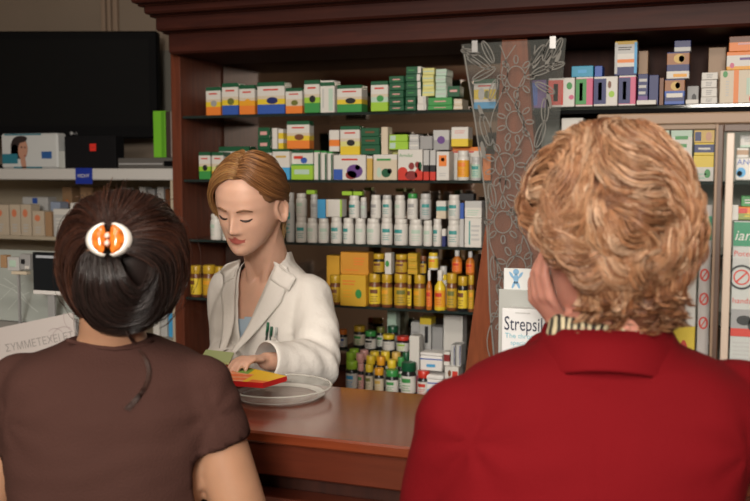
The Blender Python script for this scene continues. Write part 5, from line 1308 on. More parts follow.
    bvh = BVHTree.FromPolygons([tuple(v) for v in P], [tuple(p.vertices) for p in me.polygons])
    def onc(l, z, lift):
        o_ = nb + L*l + Vector((0, 0, z)) + F*.5
        h = bvh.ray_cast(o_, -F)
        if h[0] is None or (h[0]-nb).dot(F) < -.03:
            return nb+L*l+Vector((0, 0, z))+F*(.06+lift)
        return h[0]+F*lift
    def patchm(name, outline, lift, m, nsub=10, thick=.003, rows=None):
        # outline given as two side polylines (left, right) of (l, z)
        A, B = outline; n = nsub; b = MB(); grid = []
        for i in range(n+1):
            t = i/n; k = t*(len(A)-1); ii = min(int(k), len(A)-2); f = k-ii
            a = np.array(A[ii])*(1-f)+np.array(A[ii+1])*f; c2 = np.array(B[ii])*(1-f)+np.array(B[ii+1])*f
            row = []
            for j in range(6):
                q = a*(1-j/5)+c2*(j/5); row.append(onc(q[0], q[1], lift*(1+.6*math.sin(j/5*PI))))
            grid.append(row)
        for _ in range(6):
            dd_ = [[v_.dot(F) for v_ in r_] for r_ in grid]
            for i in range(n+1):
                for j in range(6):
                    nb4 = [dd_[a1][a2] for a1, a2 in ((i-1, j), (i+1, j), (i, j-1), (i, j+1)) if 0 <= a1 <= n and 0 <= a2 < 6]
                    grid[i][j] = grid[i][j]+F*((sum(nb4)/len(nb4)-dd_[i][j])*.5)
        for i in range(n):
            for j in range(5): b.poly([grid[i][j], grid[i][j+1], grid[i+1][j+1], grid[i+1][j]], m)
        b.v = [tuple(Vector(p)-root.location) for p in b.v]
        o = b.build(name, root, True)
        import bmesh
        bm = bmesh.new(); bm.from_mesh(o.data); bmesh.ops.remove_doubles(bm, verts=bm.verts, dist=1e-5); bm.to_mesh(o.data); bm.free()
        for p_ in o.data.polygons: p_.use_smooth = True
        sd = o.modifiers.new('t', 'SOLIDIFY'); sd.thickness = thick; sd.offset = 0
        return o
    # her left is -L (image right)
    patchm('lapel', ([(-.050, .004), (-.047, -.02), (-.034, -.08), (-.018, -.14), (.004, -.215)], [(-.080, -.004), (-.092, -.035), (-.088, -.088), (-.050, -.145), (.002, -.222)]), .007, COAT, 12)
    patchm('lapel', ([(.058, .004), (.055, -.02), (.042, -.08), (.024, -.14), (.004, -.215)], [(.084, -.004), (.094, -.035), (.088, -.075), (.055, -.14), (.006, -.222)]), .007, COAT, 12)
    patchm('collar', ([(-.048, .008), (-.052, -.010), (-.048, -.035)], [(-.076, -.004), (-.108, -.030), (-.100, -.062)]), .012, COAT, 8)
    patchm('collar', ([(.054, .008), (.060, -.010), (.056, -.035)], [(.080, -.004), (.104, -.025), (.094, -.055)]), .012, COAT, 8)
    patchm('button_placket', ([(-.010, -.215), (-.012, -.30), (-.012, -.40)], [(.022, -.215), (.022, -.30), (.022, -.40)]), .003, COAT, 8, .002)
    for z0 in (-.235, -.32):
        p = onc(.012, z0, .006); b = MB(); b.lathe([(.0001, 0), (.006, 0), (.0065, .0012), (.005, .002), (.0001, .002)], cm('lgy'), 14, M=frame((0, 0, 1), F, (0, 0, 0)) if False else Matrix.Translation(p-root.location) @ F.to_track_quat('Z', 'Y').to_matrix().to_4x4()); b.build('coat_button', root, True)
    patchm('breast_pocket', ([(-.055, -.170), (-.055, -.28)], [(-.125, -.166), (-.125, -.275)]), .0035, COAT, 6, .002)
    # pale blue shirt in the opening
    sb = MB(); torso(sb, secs[3:9], L, F, -.001)
    me = fuse(sb, .006, 4)
    fc = fcent(me); rel = fc-np.array(nb); f_ = rel @ np.array(F); l_ = rel @ np.array(L); z_ = rel[:, 2]
    drop(me, ~((z_ > -.125-np.abs(l_)*.4) | (z_ < -.33)))
    sh = finish(me, 'shirt', root, [mat((.36, .46, .56), .7, name='pale_blue_cotton')])
    # pens in the pocket
    for i, (l, zt2, c1, hgt) in enumerate(((-.066, -.138, (.01, .14, .06), .075), (-.076, -.148, (.012, .10, .05), .065), (-.087, -.150, (.45, .47, .45), .055))):
        p = onc(l, zt2, .010); q = onc(l+.004, zt2-hgt, .010)
        p_, q_ = p-root.location, q-root.location
        ax = empty('ballpoint_pen', p+(q-p)*.5, ['green topped ballpoint pen, nearest the placket in the coat pocket', 'dark green ballpoint pen in the middle of the coat pocket', 'grey ballpoint pen, outermost in the coat pocket'][i], 'pen', 'pens in the breast pocket')
        b = MB(); b.tube([(p-ax.location), (q-ax.location)], .0028, mat((.02, .03, .02), .4, name='dark_pen_barrel') if i < 2 else cm('lgy'), 10); b.build('barrel', ax, True)
        b = MB(); b.tube([(p-ax.location)+Vector((0, 0, .004)), (p-ax.location)+(q-p)*.25], .0036, mat(c1, .4, name='pen_cap'), 10); b.build('cap', ax, True)
        b = MB(); b.tube([(p-ax.location)+F*.004, (p-ax.location)+F*.005+(q-p)*.35], .0012, mat(c1, .4, name='pen_cap'), 6); b.build('clip', ax, True)
    # ---- trousers and shoes
    b = MB()
    torso(b, [(c(-.38, -.02), .145, .105), (c(-.50, -.03), .168, .115), (c(-.62, -.03), .172, .118)], L, F)
    for sg in (-1, 1):
        hip = c(-.58, -.03, sg*.085); limb(b, [hip, Vector((hip.x, hip.y, .47)), Vector((hip.x, hip.y, .10))], [.092, .07, .06])
    finish(fuse(b, .012, 4), 'trousers', root, [mat((.50, .50, .48), .8, name='white_trouser')])
    for sg in (-1, 1):
        hip = c(-.58, -.03, sg*.085); b = MB(); a_ = Vector((hip.x, hip.y, 0))
        limb(b, [a_+Vector((0, 0, .046))-F*.03, a_+Vector((0, 0, .042))+F*.08, a_+Vector((0, 0, .034))+F*.16], [.046, .042, .034])
        finish(fuse(b, .008, 3), 'shoe', root, [cm('w')])
    # ---- hair
    H = Hair()
    tn = [(.38, .185, .068), (.28, .125, .045), (.46, .26, .10), (.20, .085, .03), (.42, .21, .07)]
    def q(az, el, k=1.0, dz=0.0):   # point on an ellipsoid around the skull; az 0 = front, + = her right
        a, e = math.radians(az), math.radians(el)
        return ((.082*k*math.cos(e)*math.sin(a))*s, (-.006+.104*k*math.cos(e)*math.cos(a))*s, (.012+.112*k*math.sin(e)+dz)*s)
    part = [(-8, 50), (-8, 62), (-8, 75), (-10, 88)]
    # her right side (image left): sweep from the parting over the forehead and temple, down to the cheek
    gR = [[q(-8, 46, 1.04), q(8, 46, 1.10), q(24, 40, 1.10), q(42, 28, 1.12), q(58, 10, 1.14), q(68, -10, 1.12), q(74, -28, 1.06)],
          [q(-8, 56, 1.05), q(16, 56, 1.11), q(38, 46, 1.12), q(56, 28, 1.14), q(70, 8, 1.14), q(80, -14, 1.12), q(88, -34, 1.05)],
          [q(-8, 68, 1.05), q(28, 66, 1.11), q(54, 50, 1.12), q(70, 28, 1.13), q(84, 4, 1.12), q(98, -18, 1.10), q(112, -38, 1.04)],
          [q(-8, 80, 1.05), q(50, 76, 1.10), q(80, 54, 1.10), q(94, 30, 1.10), q(108, 4, 1.08), q(128, -20, 1.06), q(150, -40, 1.0)],
          [q(-8, 90, 1.05), q(120, 78, 1.09), q(126, 54, 1.09), q(134, 28, 1.08), q(146, 4, 1.06), q(160, -18, 1.02), q(176, -36, .98)]]
    gL = [[q(-8, 46, 1.04), q(-22, 46, 1.08), q(-36, 38, 1.08), q(-52, 26, 1.06), q(-70, 12, 1.06), q(-92, 2, 1.07), q(-118, -12, 1.04), q(-150, -30, 1.0)],
          [q(-8, 56, 1.05), q(-28, 56, 1.09), q(-48, 46, 1.09), q(-66, 34, 1.08), q(-84, 22, 1.08), q(-106, 8, 1.08), q(-130, -10, 1.05), q(-158, -30, 1.0)],
          [q(-8, 68, 1.05), q(-36, 66, 1.10), q(-62, 54, 1.10), q(-84, 40, 1.09), q(-102, 26, 1.08), q(-122, 8, 1.07), q(-144, -10, 1.04), q(-166, -30, 1.0)],
          [q(-8, 80, 1.05), q(-60, 76, 1.10), q(-90, 58, 1.10), q(-108, 42, 1.09), q(-124, 26, 1.08), q(-142, 8, 1.06), q(-158, -10, 1.03), q(-172, -30, 1.0)],
          [q(-8, 90, 1.05), q(-120, 78, 1.09), q(-130, 60, 1.09), q(-142, 42, 1.09), q(-152, 24, 1.07), q(-162, 6, 1.05), q(-170, -12, 1.02), q(-178, -30, .98)]]
    sheet(H, gR, 1500, .0011, tn, HM, .004, 16, clump=.5)
    sheet(H, gL, 1500, .0011, [(.30, .135, .05), (.22, .095, .035), (.38, .18, .065), (.17, .07, .025)], HM, .0035, 16, clump=.5)
    # low gathered tail behind the neck
    tail = [[(x_*s, y_*s, z_*s) for x_, y_, z_ in g] for g in ([(-.060, -.055, -.02), (-.058, -.066, -.05), (-.050, -.072, -.085), (-.040, -.074, -.125)], [(-.03, -.09, -.02), (-.03, -.092, -.05), (-.03, -.090, -.085), (-.03, -.085, -.125)], [(.03, -.09, -.02), (.02, -.092, -.05), (.0, -.090, -.085), (-.01, -.085, -.13)])]
    sheet(H, tail, 420, .0011, [(.52, .33, .15), (.42, .24, .09), (.58, .40, .20)], HM, .004, 12)
    H.build('hair', root, hairmat('dark_blonde_hair'))
    # scalp layer under the strands
    b = MB(); rs = []
    for el in range(-34, 91, 4):
        ring = []
        for k in range(48):
            az = k*7.5
            azn = ((az+180) % 360)-180
            # keep the face and the ears free
            low = 44 if abs(azn) < 30 else (44-(abs(azn)-30)*1.1 if abs(azn) < 66 else (6 if abs(azn) < 118 else -34))
            e_ = max(el, low)
            ring.append(HM @ Vector(q(az, e_, 1.025 if e_ > low else 1.0)))
        rs.append(ring)
    b.rings(rs, mat((.20, .09, .035), .6, name='hair_base'), False)
    b.v = [tuple(Vector(p)-root.location) for p in b.v]; b.build('hair_base', root, True)
    return root
pharmacist()
# =================================================== dark haired customer, seen from behind
def bvh_of(me, root):
    from mathutils.bvhtree import BVHTree
    P = coords(me)+np.array(root.location)
    return BVHTree.FromPolygons([tuple(v) for v in P], [tuple(p.vertices) for p in me.polygons])
def psec(cx, cy, hw, D, b): return (W(cx, cy, D=D), hw*D/F_PX, b)
def fabric(name, col, bump=.2, bs=300, rough=.85):
    return mat(col, rough, spec=.12, name=name, bump=bump, bscale=bs, noise_amt=.04, nscale=8)
def zcut(me, mask): drop(me, ~mask)
def world_hair(H, pts, r, tint, n=16): H.add(spline([tuple(p) for p in pts], n), r, tint)

def left_woman():
    D = 1.52
    hd = W(120, 268, D=D)
    aw = (hd-C0); aw.z = 0; aw.normalize()
    def d_(th): return (aw*math.cos(th)+RT*math.sin(th)).normalized()
    F = d_(math.radians(6)); L = F.cross(Vector((0, 0, 1)))
    FH = d_(math.radians(16))
    HM = frame(FH+Vector((0, 0, -.12)), (0, 0, 1), hd) @ Matrix.Rotation(math.radians(2), 4, 'Y')
    root = empty('person', (hd.x, hd.y, 0), 'dark haired woman in a brown t-shirt seen from behind at the left', 'person')
    secs = [psec(113, 326, 31, D, .050), psec(112, 338, 37, D, .055), psec(112, 347, 58, D, .064), psec(112, 358, 84, D, .076), psec(112, 375, 100, D, .090), psec(112, 405, 104, D, .104), psec(112, 450, 98, D, .108), psec(112, 501, 92, D, .104), psec(112, 560, 92, D, .105), psec(112, 640, 112, D, .125), psec(112, 700, 112, D, .125)]
    hips = secs[-1][0]
    shR = W(200, 386, D=D); elR = W(243, 518, D=D+.01); wrR = W(232, 560, D=D+.15)
    shL = W(20, 386, D=D); elL = W(-18, 520, D=D+.01); wrL = W(-2, 560, D=D+.16)
    b = MB()
    torso(b, secs, L, F, -.007)
    limb(b, [shR, elR, wrR], [.047, .044, .026]); limb(b, [shL, elL, wrL], [.047, .044, .026])
    limb(b, [secs[2][0], HM @ Vector((0, -.03, -.07)), HM @ Vector((0, -.02, 0))], [.052, .050, .05])
    head(b, HM, 1.0, 60, 64)
    for wr, el, sd in ((wrR, elR, -1), (wrL, elL, 1)):
        y_ = (wr-el).normalized(); z_ = Vector((0, 0, 1)); z_ = (z_-y_*z_.dot(y_)).normalized()
        hand(b, Matrix.Translation(wr) @ Matrix((y_.cross(z_), y_, z_)).transposed().to_4x4(), .9, side=sd)
    for sg in (-1, 1):
        h = hips+L*sg*.09; limb(b, [h, Vector((h.x, h.y, .47)), Vector((h.x, h.y, .09))], [.085, .058, .04])
        a_ = Vector((h.x, h.y, .05)); limb(b, [a_, a_+F*.15-Vector((0, 0, .02))], [.036, .028])
    me = fuse(b, .007, 6)
    SK = mat((.40, .215, .13), .5, name='tan_skin_', sss=.1, noise_amt=.05, nscale=30)
    finish(me, 'body', root, [SK])
    # t-shirt
    b = MB(); torso(b, secs[1:-1], L, F, .006)
    for sh, el in ((shR, elR), (shL, elL)):
        dd = (el-sh).normalized(); ln = .105
        limb(b, [sh+Vector((0, 0, .002)), sh+dd*ln*.5, sh+dd*(ln+.03)], [.050, .052, .051])
    me = fuse(b, .007, 9)
    fc = fcent(me); cut = np.zeros(len(fc), bool)
    for sh, el in ((shR, elR), (shL, elL)):
        dd = np.array((el-sh).normalized()); t = (fc-np.array(sh)) @ dd
        side = (fc-np.array(sh)) @ np.array(L); sgn = 1 if sh is shR else -1
        cut |= (t > .098) & (np.linalg.norm((fc-np.array(sh))-t[:, None]*dd, axis=1) < .075) & (side*sgn > -.06) & (t < .3)
    neck = W(113, 338, D=D)
    rel = fc-np.array(neck); rr = np.hypot(rel @ np.array(L), rel @ np.array(F)*1.1)
    cut |= (rr < .054) & (rel[:, 2] > -.03) & (rel[:, 2] > -.016+(-(rel @ np.array(F)))*.10*-1-.01)
    drop(me, ~cut); smooth_border(me, 14)
    P = coords(me); N = normals(me)
    n1 = vnoise(P*np.array([1, 1, .8]), 9, 5); n2 = vnoise(P*np.array([.6, .6, 1.6]), 26, 2)
    x_ = (P-np.array(neck)) @ np.array(L); z_ = P[:, 2]-neck.z
    # fabric folds radiating from the underarms across the back
    f1 = np.zeros(len(P))
    for sg in (-1, 1):
        cx, cz = sg*.155, -.11; r_ = np.hypot(x_-cx, z_-cz); an = np.arctan2(z_-cz, (x_-cx)*-sg)
        f1 += np.sin(an*7+sg)*np.exp(-(r_/.09)**2)*.0016
    setco(me, P+N*(n1*.004+n2*.0022+f1)[:, None])
    SH = fabric('brown_jersey', (.058, .026, .021))
    ts = finish(me, 't_shirt', root, [SH]); sd = ts.modifiers.new('t', 'SOLIDIFY'); sd.thickness = .0025; sd.offset = 1
    bv = bvh_of(ts.data, root)
    # collar rib
    def on(px, py, off):
        h = bv.ray_cast(C0, ray(px, py).normalized()); 
        p = h[0] if h[0] is not None else W(px, py, D=D-.06)
        return p - ray(px, py).normalized()*off
    b = MB(); b.tube([on(px, py, .004) for px, py in ((66, 340), (80, 344), (98, 347.5), (114, 349), (130, 348), (145, 345), (153, 342))], .0034, SH, 8)
    b.v = [tuple(Vector(p)-root.location) for p in b.v]; b.build('collar_rib', root, True)
    for sh, el, nm in ((shR, elR, 0), (shL, elL, 1)):
        pass
    # trousers and shoes
    b = MB(); torso(b, secs[-3:], L, F, .012)
    for sg in (-1, 1):
        h = hips+L*sg*.09; limb(b, [h, Vector((h.x, h.y, .47)), Vector((h.x, h.y, .10))], [.098, .072, .055])
    finish(fuse(b, .012, 4), 'trousers', root, [fabric('dark_denim', (.03, .035, .06))])
    for sg in (-1, 1):
        h = hips+L*sg*.09; a_ = Vector((h.x, h.y, 0)); b = MB()
        limb(b, [a_+Vector((0, 0, .045))-F*.03, a_+Vector((0, 0, .042))+F*.08, a_+Vector((0, 0, .033))+F*.17], [.044, .042, .033])
        finish(fuse(b, .008, 3), 'shoe', root, [BLACK])
    # hair: back-of-head coordinates u (image right), v (up), w (towards the viewer)
    Uu = RT.copy(); Vv = Vector((0, 0, 1)); Ww = -aw; Uu = Vv.cross(Ww).normalized()
    O = W(123, 259, D=D)+Vector((0, 0, 0))
    RU, RV, RWd = .091, .106, .112
    def hp(u, v, lift=0.0):
        q = 1-(u/RU)**2-(v/RV)**2; 
        if q < .0:
            k = 1/math.sqrt((u/RU)**2+(v/RV)**2); u *= k; v *= k; q = 0
        w = math.sqrt(q)*RWd
        n = Vector((u/RU**2, v/RV**2, w/RWd**2)).normalized()
        p = Vector((u, v, w))+n*lift
        return tuple(p)
    MT = Matrix((Uu, Vv, Ww)).transposed().to_4x4(); MT.translation = O
    b = MB(); b.ball((0, 0, 0), (RU*.97, RV*.97, RWd*.95), DM, 28, MT); 
    b.ball((0, 0, 0), (.050, .052, .05), DM, 20, Matrix.Translation(O+Uu*-.01+Vv*-.055+Ww*.035)); b.ball((0, 0, 0), (.055, .05, .04), DM, 20, Matrix.Translation(O+Uu*.0+Vv*-.075))
    me = fuse(b, .008, 6)
    # keep the face free
    fc = fcent(me); rel = fc-np.array(O); drop(me, ~((rel @ np.array(Ww) < -.035) & (rel[:, 2] < .055)))
    hb = finish(me, 'hair_base', root, [mat((.022, .012, .010), .55, name='dark_hair_base')])
    H = Hair()
    warm = [(.060, .021, .013), (.040, .015, .010), (.080, .030, .017), (.028, .011, .008)]
    dark = [(.016, .009, .008), (.024, .013, .011), (.012, .008, .007)]
    mid = [(.038, .018, .014), (.026, .014, .012), (.055, .024, .017)]
    G = lambda *q: [hp(*x) for x in q]
    clip = (-.022, .034)
    left = [G((-.052, -.102, .0), (-.075, -.075, .004), (-.090, -.030, .006), (-.092, .020, .006), (-.074, .060, .008), (-.046, .062, .010), (-.026, .045, .012)),
            G((-.038, -.104, .0), (-.062, -.075, .006), (-.078, -.035, .010), (-.078, .008, .012), (-.062, .038, .014), (-.042, .046, .014), (-.026, .040, .012)),
            G((-.024, -.104, .0), (-.046, -.075, .010), (-.060, -.040, .014), (-.062, -.004, .018), (-.052, .022, .018), (-.038, .034, .016), (-.026, .034, .012))]
    top = [G((-.092, .020, .006), (-.080, .060, .006), (-.055, .072, .008), (-.035, .058, .010), (-.024, .046, .010)),
           G((-.065, .080, .004), (-.055, .088, .006), (-.042, .078, .008), (-.030, .062, .010), (-.022, .047, .010)),
           G((-.035, .102, .003), (-.032, .096, .006), (-.028, .080, .008), (-.022, .062, .010), (-.019, .047, .010)),
           G((0, .108, .003), (-.002, .100, .006), (-.008, .082, .008), (-.012, .063, .010), (-.016, .047, .010)),
           G((.035, .102, .003), (.032, .096, .006), (.018, .082, .008), (.0, .064, .010), (-.013, .047, .010)),
           G((.065, .080, .004), (.055, .084, .006), (.034, .076, .008), (.008, .062, .012), (-.011, .046, .012)),
           G((.090, .036, .006), (.078, .062, .006), (.050, .066, .010), (.018, .056, .014), (-.009, .043, .012))]
    right = [G((.046, -.100, .0), (.072, -.075, .004), (.090, -.035, .006), (.096, .012, .006), (.082, .050, .008), (.048, .058, .012), (.010, .048, .014), (-.010, .040, .012)),
             G((.036, -.104, .0), (.058, -.075, .006), (.076, -.038, .010), (.080, .006, .012), (.066, .036, .014), (.036, .044, .018), (.006, .040, .016), (-.012, .036, .012)),
             G((.022, -.106, .0), (.042, -.078, .010), (.058, -.045, .016), (.062, -.004, .020), (.048, .022, .022), (.026, .030, .022), (.002, .032, .018), (-.014, .032, .012))]
    bun = [G((-.044, .020, .016), (-.052, -.010, .022), (-.050, -.045, .026), (-.030, -.078, .022), (.004, -.090, .018), (.034, -.076, .020), (.048, -.045, .024)),
           G((-.034, .020, .018), (-.036, -.010, .030), (-.034, -.040, .034), (-.018, -.062, .032), (.004, -.068, .030), (.026, -.056, .030), (.038, -.030, .028)),
           G((-.022, .018, .018), (-.018, -.006, .034), (-.014, -.030, .038), (-.002, -.044, .038), (.012, -.044, .036), (.024, -.034, .034), (.032, -.012, .028)),
           G((-.010, .018, .018), (-.002, -.002, .034), (.006, -.016, .038), (.014, -.022, .038), (.022, -.016, .036), (.028, -.004, .030), (.032, .010, .024))]
    nape = [G((-.050, -.106, .0), (-.046, -.092, .004), (-.034, -.078, .012), (-.018, -.060, .022)), G((-.015, -.108, .0), (-.014, -.096, .006), (-.008, -.080, .016), (0, -.062, .024)), G((.045, -.104, .0), (.040, -.092, .006), (.030, -.078, .014), (.018, -.058, .024))]
    sheet(H, left, 1500, .0009, warm+mid, MT, .004, 18, clump=.6)
    sheet(H, right, 1600, .0009, warm+mid, MT, .004, 18, clump=.6)
    sheet(H, top, 1500, .0009, warm[:2]+mid, MT, .004, 16, clump=.6)
    sheet(H, bun, 1500, .0009, dark+mid[1:2], MT, .004, 18, clump=.6)
    fill = [right[2], G((.030, -.100, .0), (.048, -.070, .012), (.052, -.035, .018), (.048, -.002, .024), (.034, .016, .026), (.012, .024, .026), (-.008, .028, .022)), G((.020, -.100, .0), (.036, -.070, .016), (.040, -.040, .022), (.036, -.008, .028), (.024, .008, .030), (.006, .018, .028), (-.010, .024, .024))]
    sheet(H, fill, 700, .0009, dark+mid, MT, .004, 18, clump=.5)
    sheet(H, nape, 500, .0009, dark, MT, .005, 12, clump=.5)
    # fine flyaways
    sheet(H, left+top, 60, .0005, warm, MT, .012, 16, lift=.012); sheet(H, right, 50, .0005, warm, MT, .012, 16, lift=.012)
    # loose lock lying on the shirt
    for k in range(26):
        j = RNG.normal(0, 1.1)
        pts = [on(126+j*.8, 330, .03), on(134+j, 343, .012), on(145+j*1.2, 358, .007), on(149+j*1.3, 374, .006), on(142+j*1.5, 392, .006), on(126+j*1.8, 410+j, .005)]
        world_hair(H, pts, .0006, mid[k % 3])
    H.build('hair', root, hairmat('dark_brown_hair', .33, .5))
    # hair claw
    cpos = MT @ Vector(hp(-.014, .032, .026))
    nrm = (Ww*.95+Vv*.2-Uu*.18).normalized()
    CMt = frame(-nrm, Vv, cpos)
    claw = empty('hair_claw', cpos, 'white and orange glossy hair claw holding up the dark brown hair', 'hair clip')
    CM = Matrix.Translation(-cpos) @ CMt       # x = image right, -y = viewer, z = up
    WH = mat((.80, .76, .70), .15, name='white_glossy_resin', coat=.6); OR = mat((.75, .17, .02), .15, name='orange_glossy_resin', coat=.6, noise_amt=.5, nscale=120)
    for sg in (-1, 1):
        # crescent wing: arc band from top to bottom
        b = MB(); rs = []
        for k in range(15):
            t = -PI*.43+PI*.84*k/14; cxm = math.cos(t); wd = .0015+.0095*max(0, math.cos(t))**.8
            ro = .0335
            o_ = Vector((sg*ro*cxm, -.004-.004*cxm*0, .0265*math.sin(t))); i_ = Vector((sg*(ro*cxm-wd), -.012, .0265*math.sin(t)*.86))
            rs.append([o_+Vector((0, .004, 0)), o_, (o_+i_)/2+Vector((0, -.0035, 0)), i_, i_+Vector((0, .003, 0)), (o_+i_)/2+Vector((0, .003, 0))])
        b.rings(rs, WH, True, CM); b.build('claw_wing', claw, True)
        b = MB(); rs = []
        for k in range(15):
            t = -PI*.43+PI*.84*k/14; cxm = math.cos(t)
            o_ = Vector((sg*(.0235*cxm+.001), -.0115, .0225*math.sin(t))); i_ = Vector((sg*(.0030+.003*(1-cxm)), -.0150, .0190*math.sin(t)))
            rs.append([o_+Vector((0, .002, 0)), o_, (o_*.5+i_*.5)+Vector((0, -.003, 0)), i_, i_+Vector((0, .003, 0)), (o_+i_)/2+Vector((0, .002, 0))])
        b.rings(rs, OR, True, CM); b.build('orange_inlay', claw, True)
        for q in range(4):
            b = MB(); z = -.018+q*.012
            b.tube([CM @ Vector((sg*.022, -.002, z)), CM @ Vector((sg*.020, .010, z)), CM @ Vector((sg*.012, .020, z))], [.0016, .0014, .0006], WH, 6); b.build('tooth', claw, True)
    for z in (.004, -.007):
        b = MB(); b.ball((0, 0, 0), .0042, mat((.85, .62, .52), .15, name='pink_pearl', coat=.5), 14, CM @ Matrix.Translation((0, -.0175, z))); b.build('hinge_ball', claw, True)
    b = MB(); b.tube([CM @ Vector((0, -.012, -.012)), CM @ Vector((0, -.012, .010))], .0025, OR, 8); b.build('hinge_pin', claw, True)
left_woman()

# =================================================== customer in the red jacket, seen from behind
def right_woman():
    D = 1.28
    hd = W(611, 238, D=D)
    aw = (hd-C0); aw.z = 0; aw.normalize()
    def d_(th): return (aw*math.cos(th)-RT*math.sin(th)).normalized()
    F = d_(math.radians(2)); L = F.cross(Vector((0, 0, 1)))
    FH = d_(math.radians(38))
    HM = frame(FH+Vector((0, 0, -.05)), (0, 0, 1), hd)
    root = empty('person', (hd.x, hd.y, 0), 'woman with short curly strawberry blonde hair in a red jacket, seen from behind', 'person')
    secs = [psec(607, 316, 52, D, .058), psec(607, 330, 60, D, .064), psec(607, 345, 64, D, .072), psec(606, 352, 80, D, .078), psec(605, 360, 102, D, .088), psec(605, 376, 132, D, .098), psec(602, 400, 150, D, .110), psec(592, 440, 152, D, .120), psec(582, 501, 146, D, .122), psec(578, 560, 140, D, .120), psec(575, 660, 152, D, .135), psec(575, 740, 160, D, .145)]
    hips = secs[-1][0]
    shL = W(462, 422, D=D+.01); elL = W(438, 540, D=D+.08); wrL = W(565, 328, D=D+.17)
    shR = W(736, 408, D=D); elR = W(806, 455, D=D-.06); wrR = W(756, 440, D=D+.10)
    b = MB(); torso(b, secs, L, F, -.010)
    limb(b, [shL, elL, wrL], [.052, .044, .027]); limb(b, [shR, elR, wrR], [.052, .042, .027])
    limb(b, [secs[2][0], HM @ Vector((0, -.03, -.08)), HM @ Vector((0, -.02, 0))], [.058, .055, .05])
    head(b, HM, 1.0, 80, 80)
    # left hand raised to the cheek
    y_ = (W(516, 262, D=D+.13)-wrL).normalized(); z_ = (-RT*.8+Vector((0, 0, .4))-aw*.45); z_ = (z_-y_*z_.dot(y_)).normalized()
    hand(b, Matrix.Translation(wrL-y_*.01) @ Matrix((y_.cross(z_), y_, z_)).transposed().to_4x4(), .88, (.42, .5, .58, .66), 1, .5)
    y2 = (wrR-elR).normalized(); z2 = Vector((0, 0, 1)); z2 = (z2-y2*z2.dot(y2)).normalized()
    hand(b, Matrix.Translation(wrR) @ Matrix((y2.cross(z2), y2, z2)).transposed().to_4x4(), .9, side=-1)
    for sg in (-1, 1):
        h = hips+L*sg*.09; limb(b, [h, Vector((h.x, h.y, .47)), Vector((h.x, h.y, .09))], [.09, .062, .045])
        a_ = Vector((h.x, h.y, .05)); limb(b, [a_, a_+F*.15-Vector((0, 0, .02))], [.036, .028])
    me = fuse(b, .0045, 4)
    finish(me, 'body', root, [mat((.60, .27, .20), .5, name='rosy_skin', sss=.12, noise_amt=.06, nscale=30)])
    # jacket
    b = MB(); torso(b, secs[1:], L, F, .004)
    for pts, rad in (([shL, elL, wrL+(elL-wrL).normalized()*.05], [.062, .060, .036]), ([shR, elR, wrR+(elR-wrR).normalized()*.04], [.064, .056, .045])): limb(b, pts, rad)
    me = fuse(b, .0065, 9)
    neck = W(607, 330, D=D); fc = fcent(me); rel = fc-np.array(neck); 
    drop(me, ~((np.hypot(rel @ np.array(L), rel @ np.array(F)*1.15) < .072) & (rel[:, 2] > -.012))); smooth_border(me, 12)
    P = coords(me); N = normals(me); x_ = (P-np.array(neck)) @ np.array(L); z_ = P[:, 2]-neck.z
    n1 = vnoise(P*np.array([1, 1, .7]), 7, 15); n2 = vnoise(P*np.array([.7, .7, 1.4]), 20, 2); f1 = np.zeros(len(P))
    for sg in (-1, 1):
        cx, cz = sg*.17, -.135; r_ = np.hypot(x_-cx, z_-cz); an = np.arctan2(z_-cz, (x_-cx)*-sg); f1 += np.sin(an*6+sg*2)*np.exp(-(r_/.10)**2)*.0018
    # centre back seam
    seam = -np.exp(-((x_+.012)/.0022)**2)*.0015*(z_ < -.05)
    setco(me, P+N*(n1*.004+n2*.0018+f1+seam)[:, None])
    RED = fabric('red_wool', (.150, .003, .006), .25, 500)
    jk = finish(me, 'jacket', root, [RED]); sd = jk.modifiers.new('t', 'SOLIDIFY'); sd.thickness = .003; sd.offset = 1
    bv = bvh_of(jk.data, root)
    # folded collar: band around the neck, open at the front
    b = MB(); rs = []
    nk = W(607, 338, D=D)
    inner = []
    for k in range(41):
        t = math.radians(-142+284*k/40)   # 0 = back (towards camera)
        cd, sd_ = math.cos(t), math.sin(t)
        base = lambda a, d, z: nk + L*(a*sd_) - F*(d*cd) + Vector((0, 0, z))
        drp = .018*abs(sd_)**2
        rs.append([base(.074, .062, .004-drp*.3), base(.078, .066, .020-drp*.4), base(.085, .073, .023-drp*.5), base(.094, .090, .007-drp), base(.108, .110, -.019-drp*1.7), base(.107, .109, -.025-drp*1.7), base(.092, .084, -.005-drp)])
    b.rings(rs, RED, True); b.v = [tuple(Vector(p)-root.location) for p in b.v]; co = b.build('collar', root, True)
    # zebra scarf inside the collar
    b = MB(); rs = []; ZB = bpy.data.materials.new('zebra_silk'); ZB.use_nodes = True; nt = ZB.node_tree; pb = nt.nodes['Principled BSDF']
    wv = nt.nodes.new('ShaderNodeTexWave'); wv.inputs['Scale'].default_value = 32; wv.inputs['Distortion'].default_value = 5; wv.inputs['Detail'].default_value = 1.5; wv.inputs['Detail Scale'].default_value = .8
    cr_ = nt.nodes.new('ShaderNodeValToRGB'); cr_.color_ramp.elements[0].position = .46; cr_.color_ramp.elements[1].position = .54; cr_.color_ramp.elements[0].color = (.03, .025, .02, 1); cr_.color_ramp.elements[1].color = (.55, .47, .30, 1)
    tc = nt.nodes.new('ShaderNodeTexCoord'); nt.links.new(tc.outputs['Object'], wv.inputs['Vector']); nt.links.new(wv.outputs['Fac'], cr_.inputs[0]); nt.links.new(cr_.outputs[0], pb.inputs['Base Color']); pb.inputs['Roughness'].default_value = .6
    sc = W(603, 334, D=D+.0)
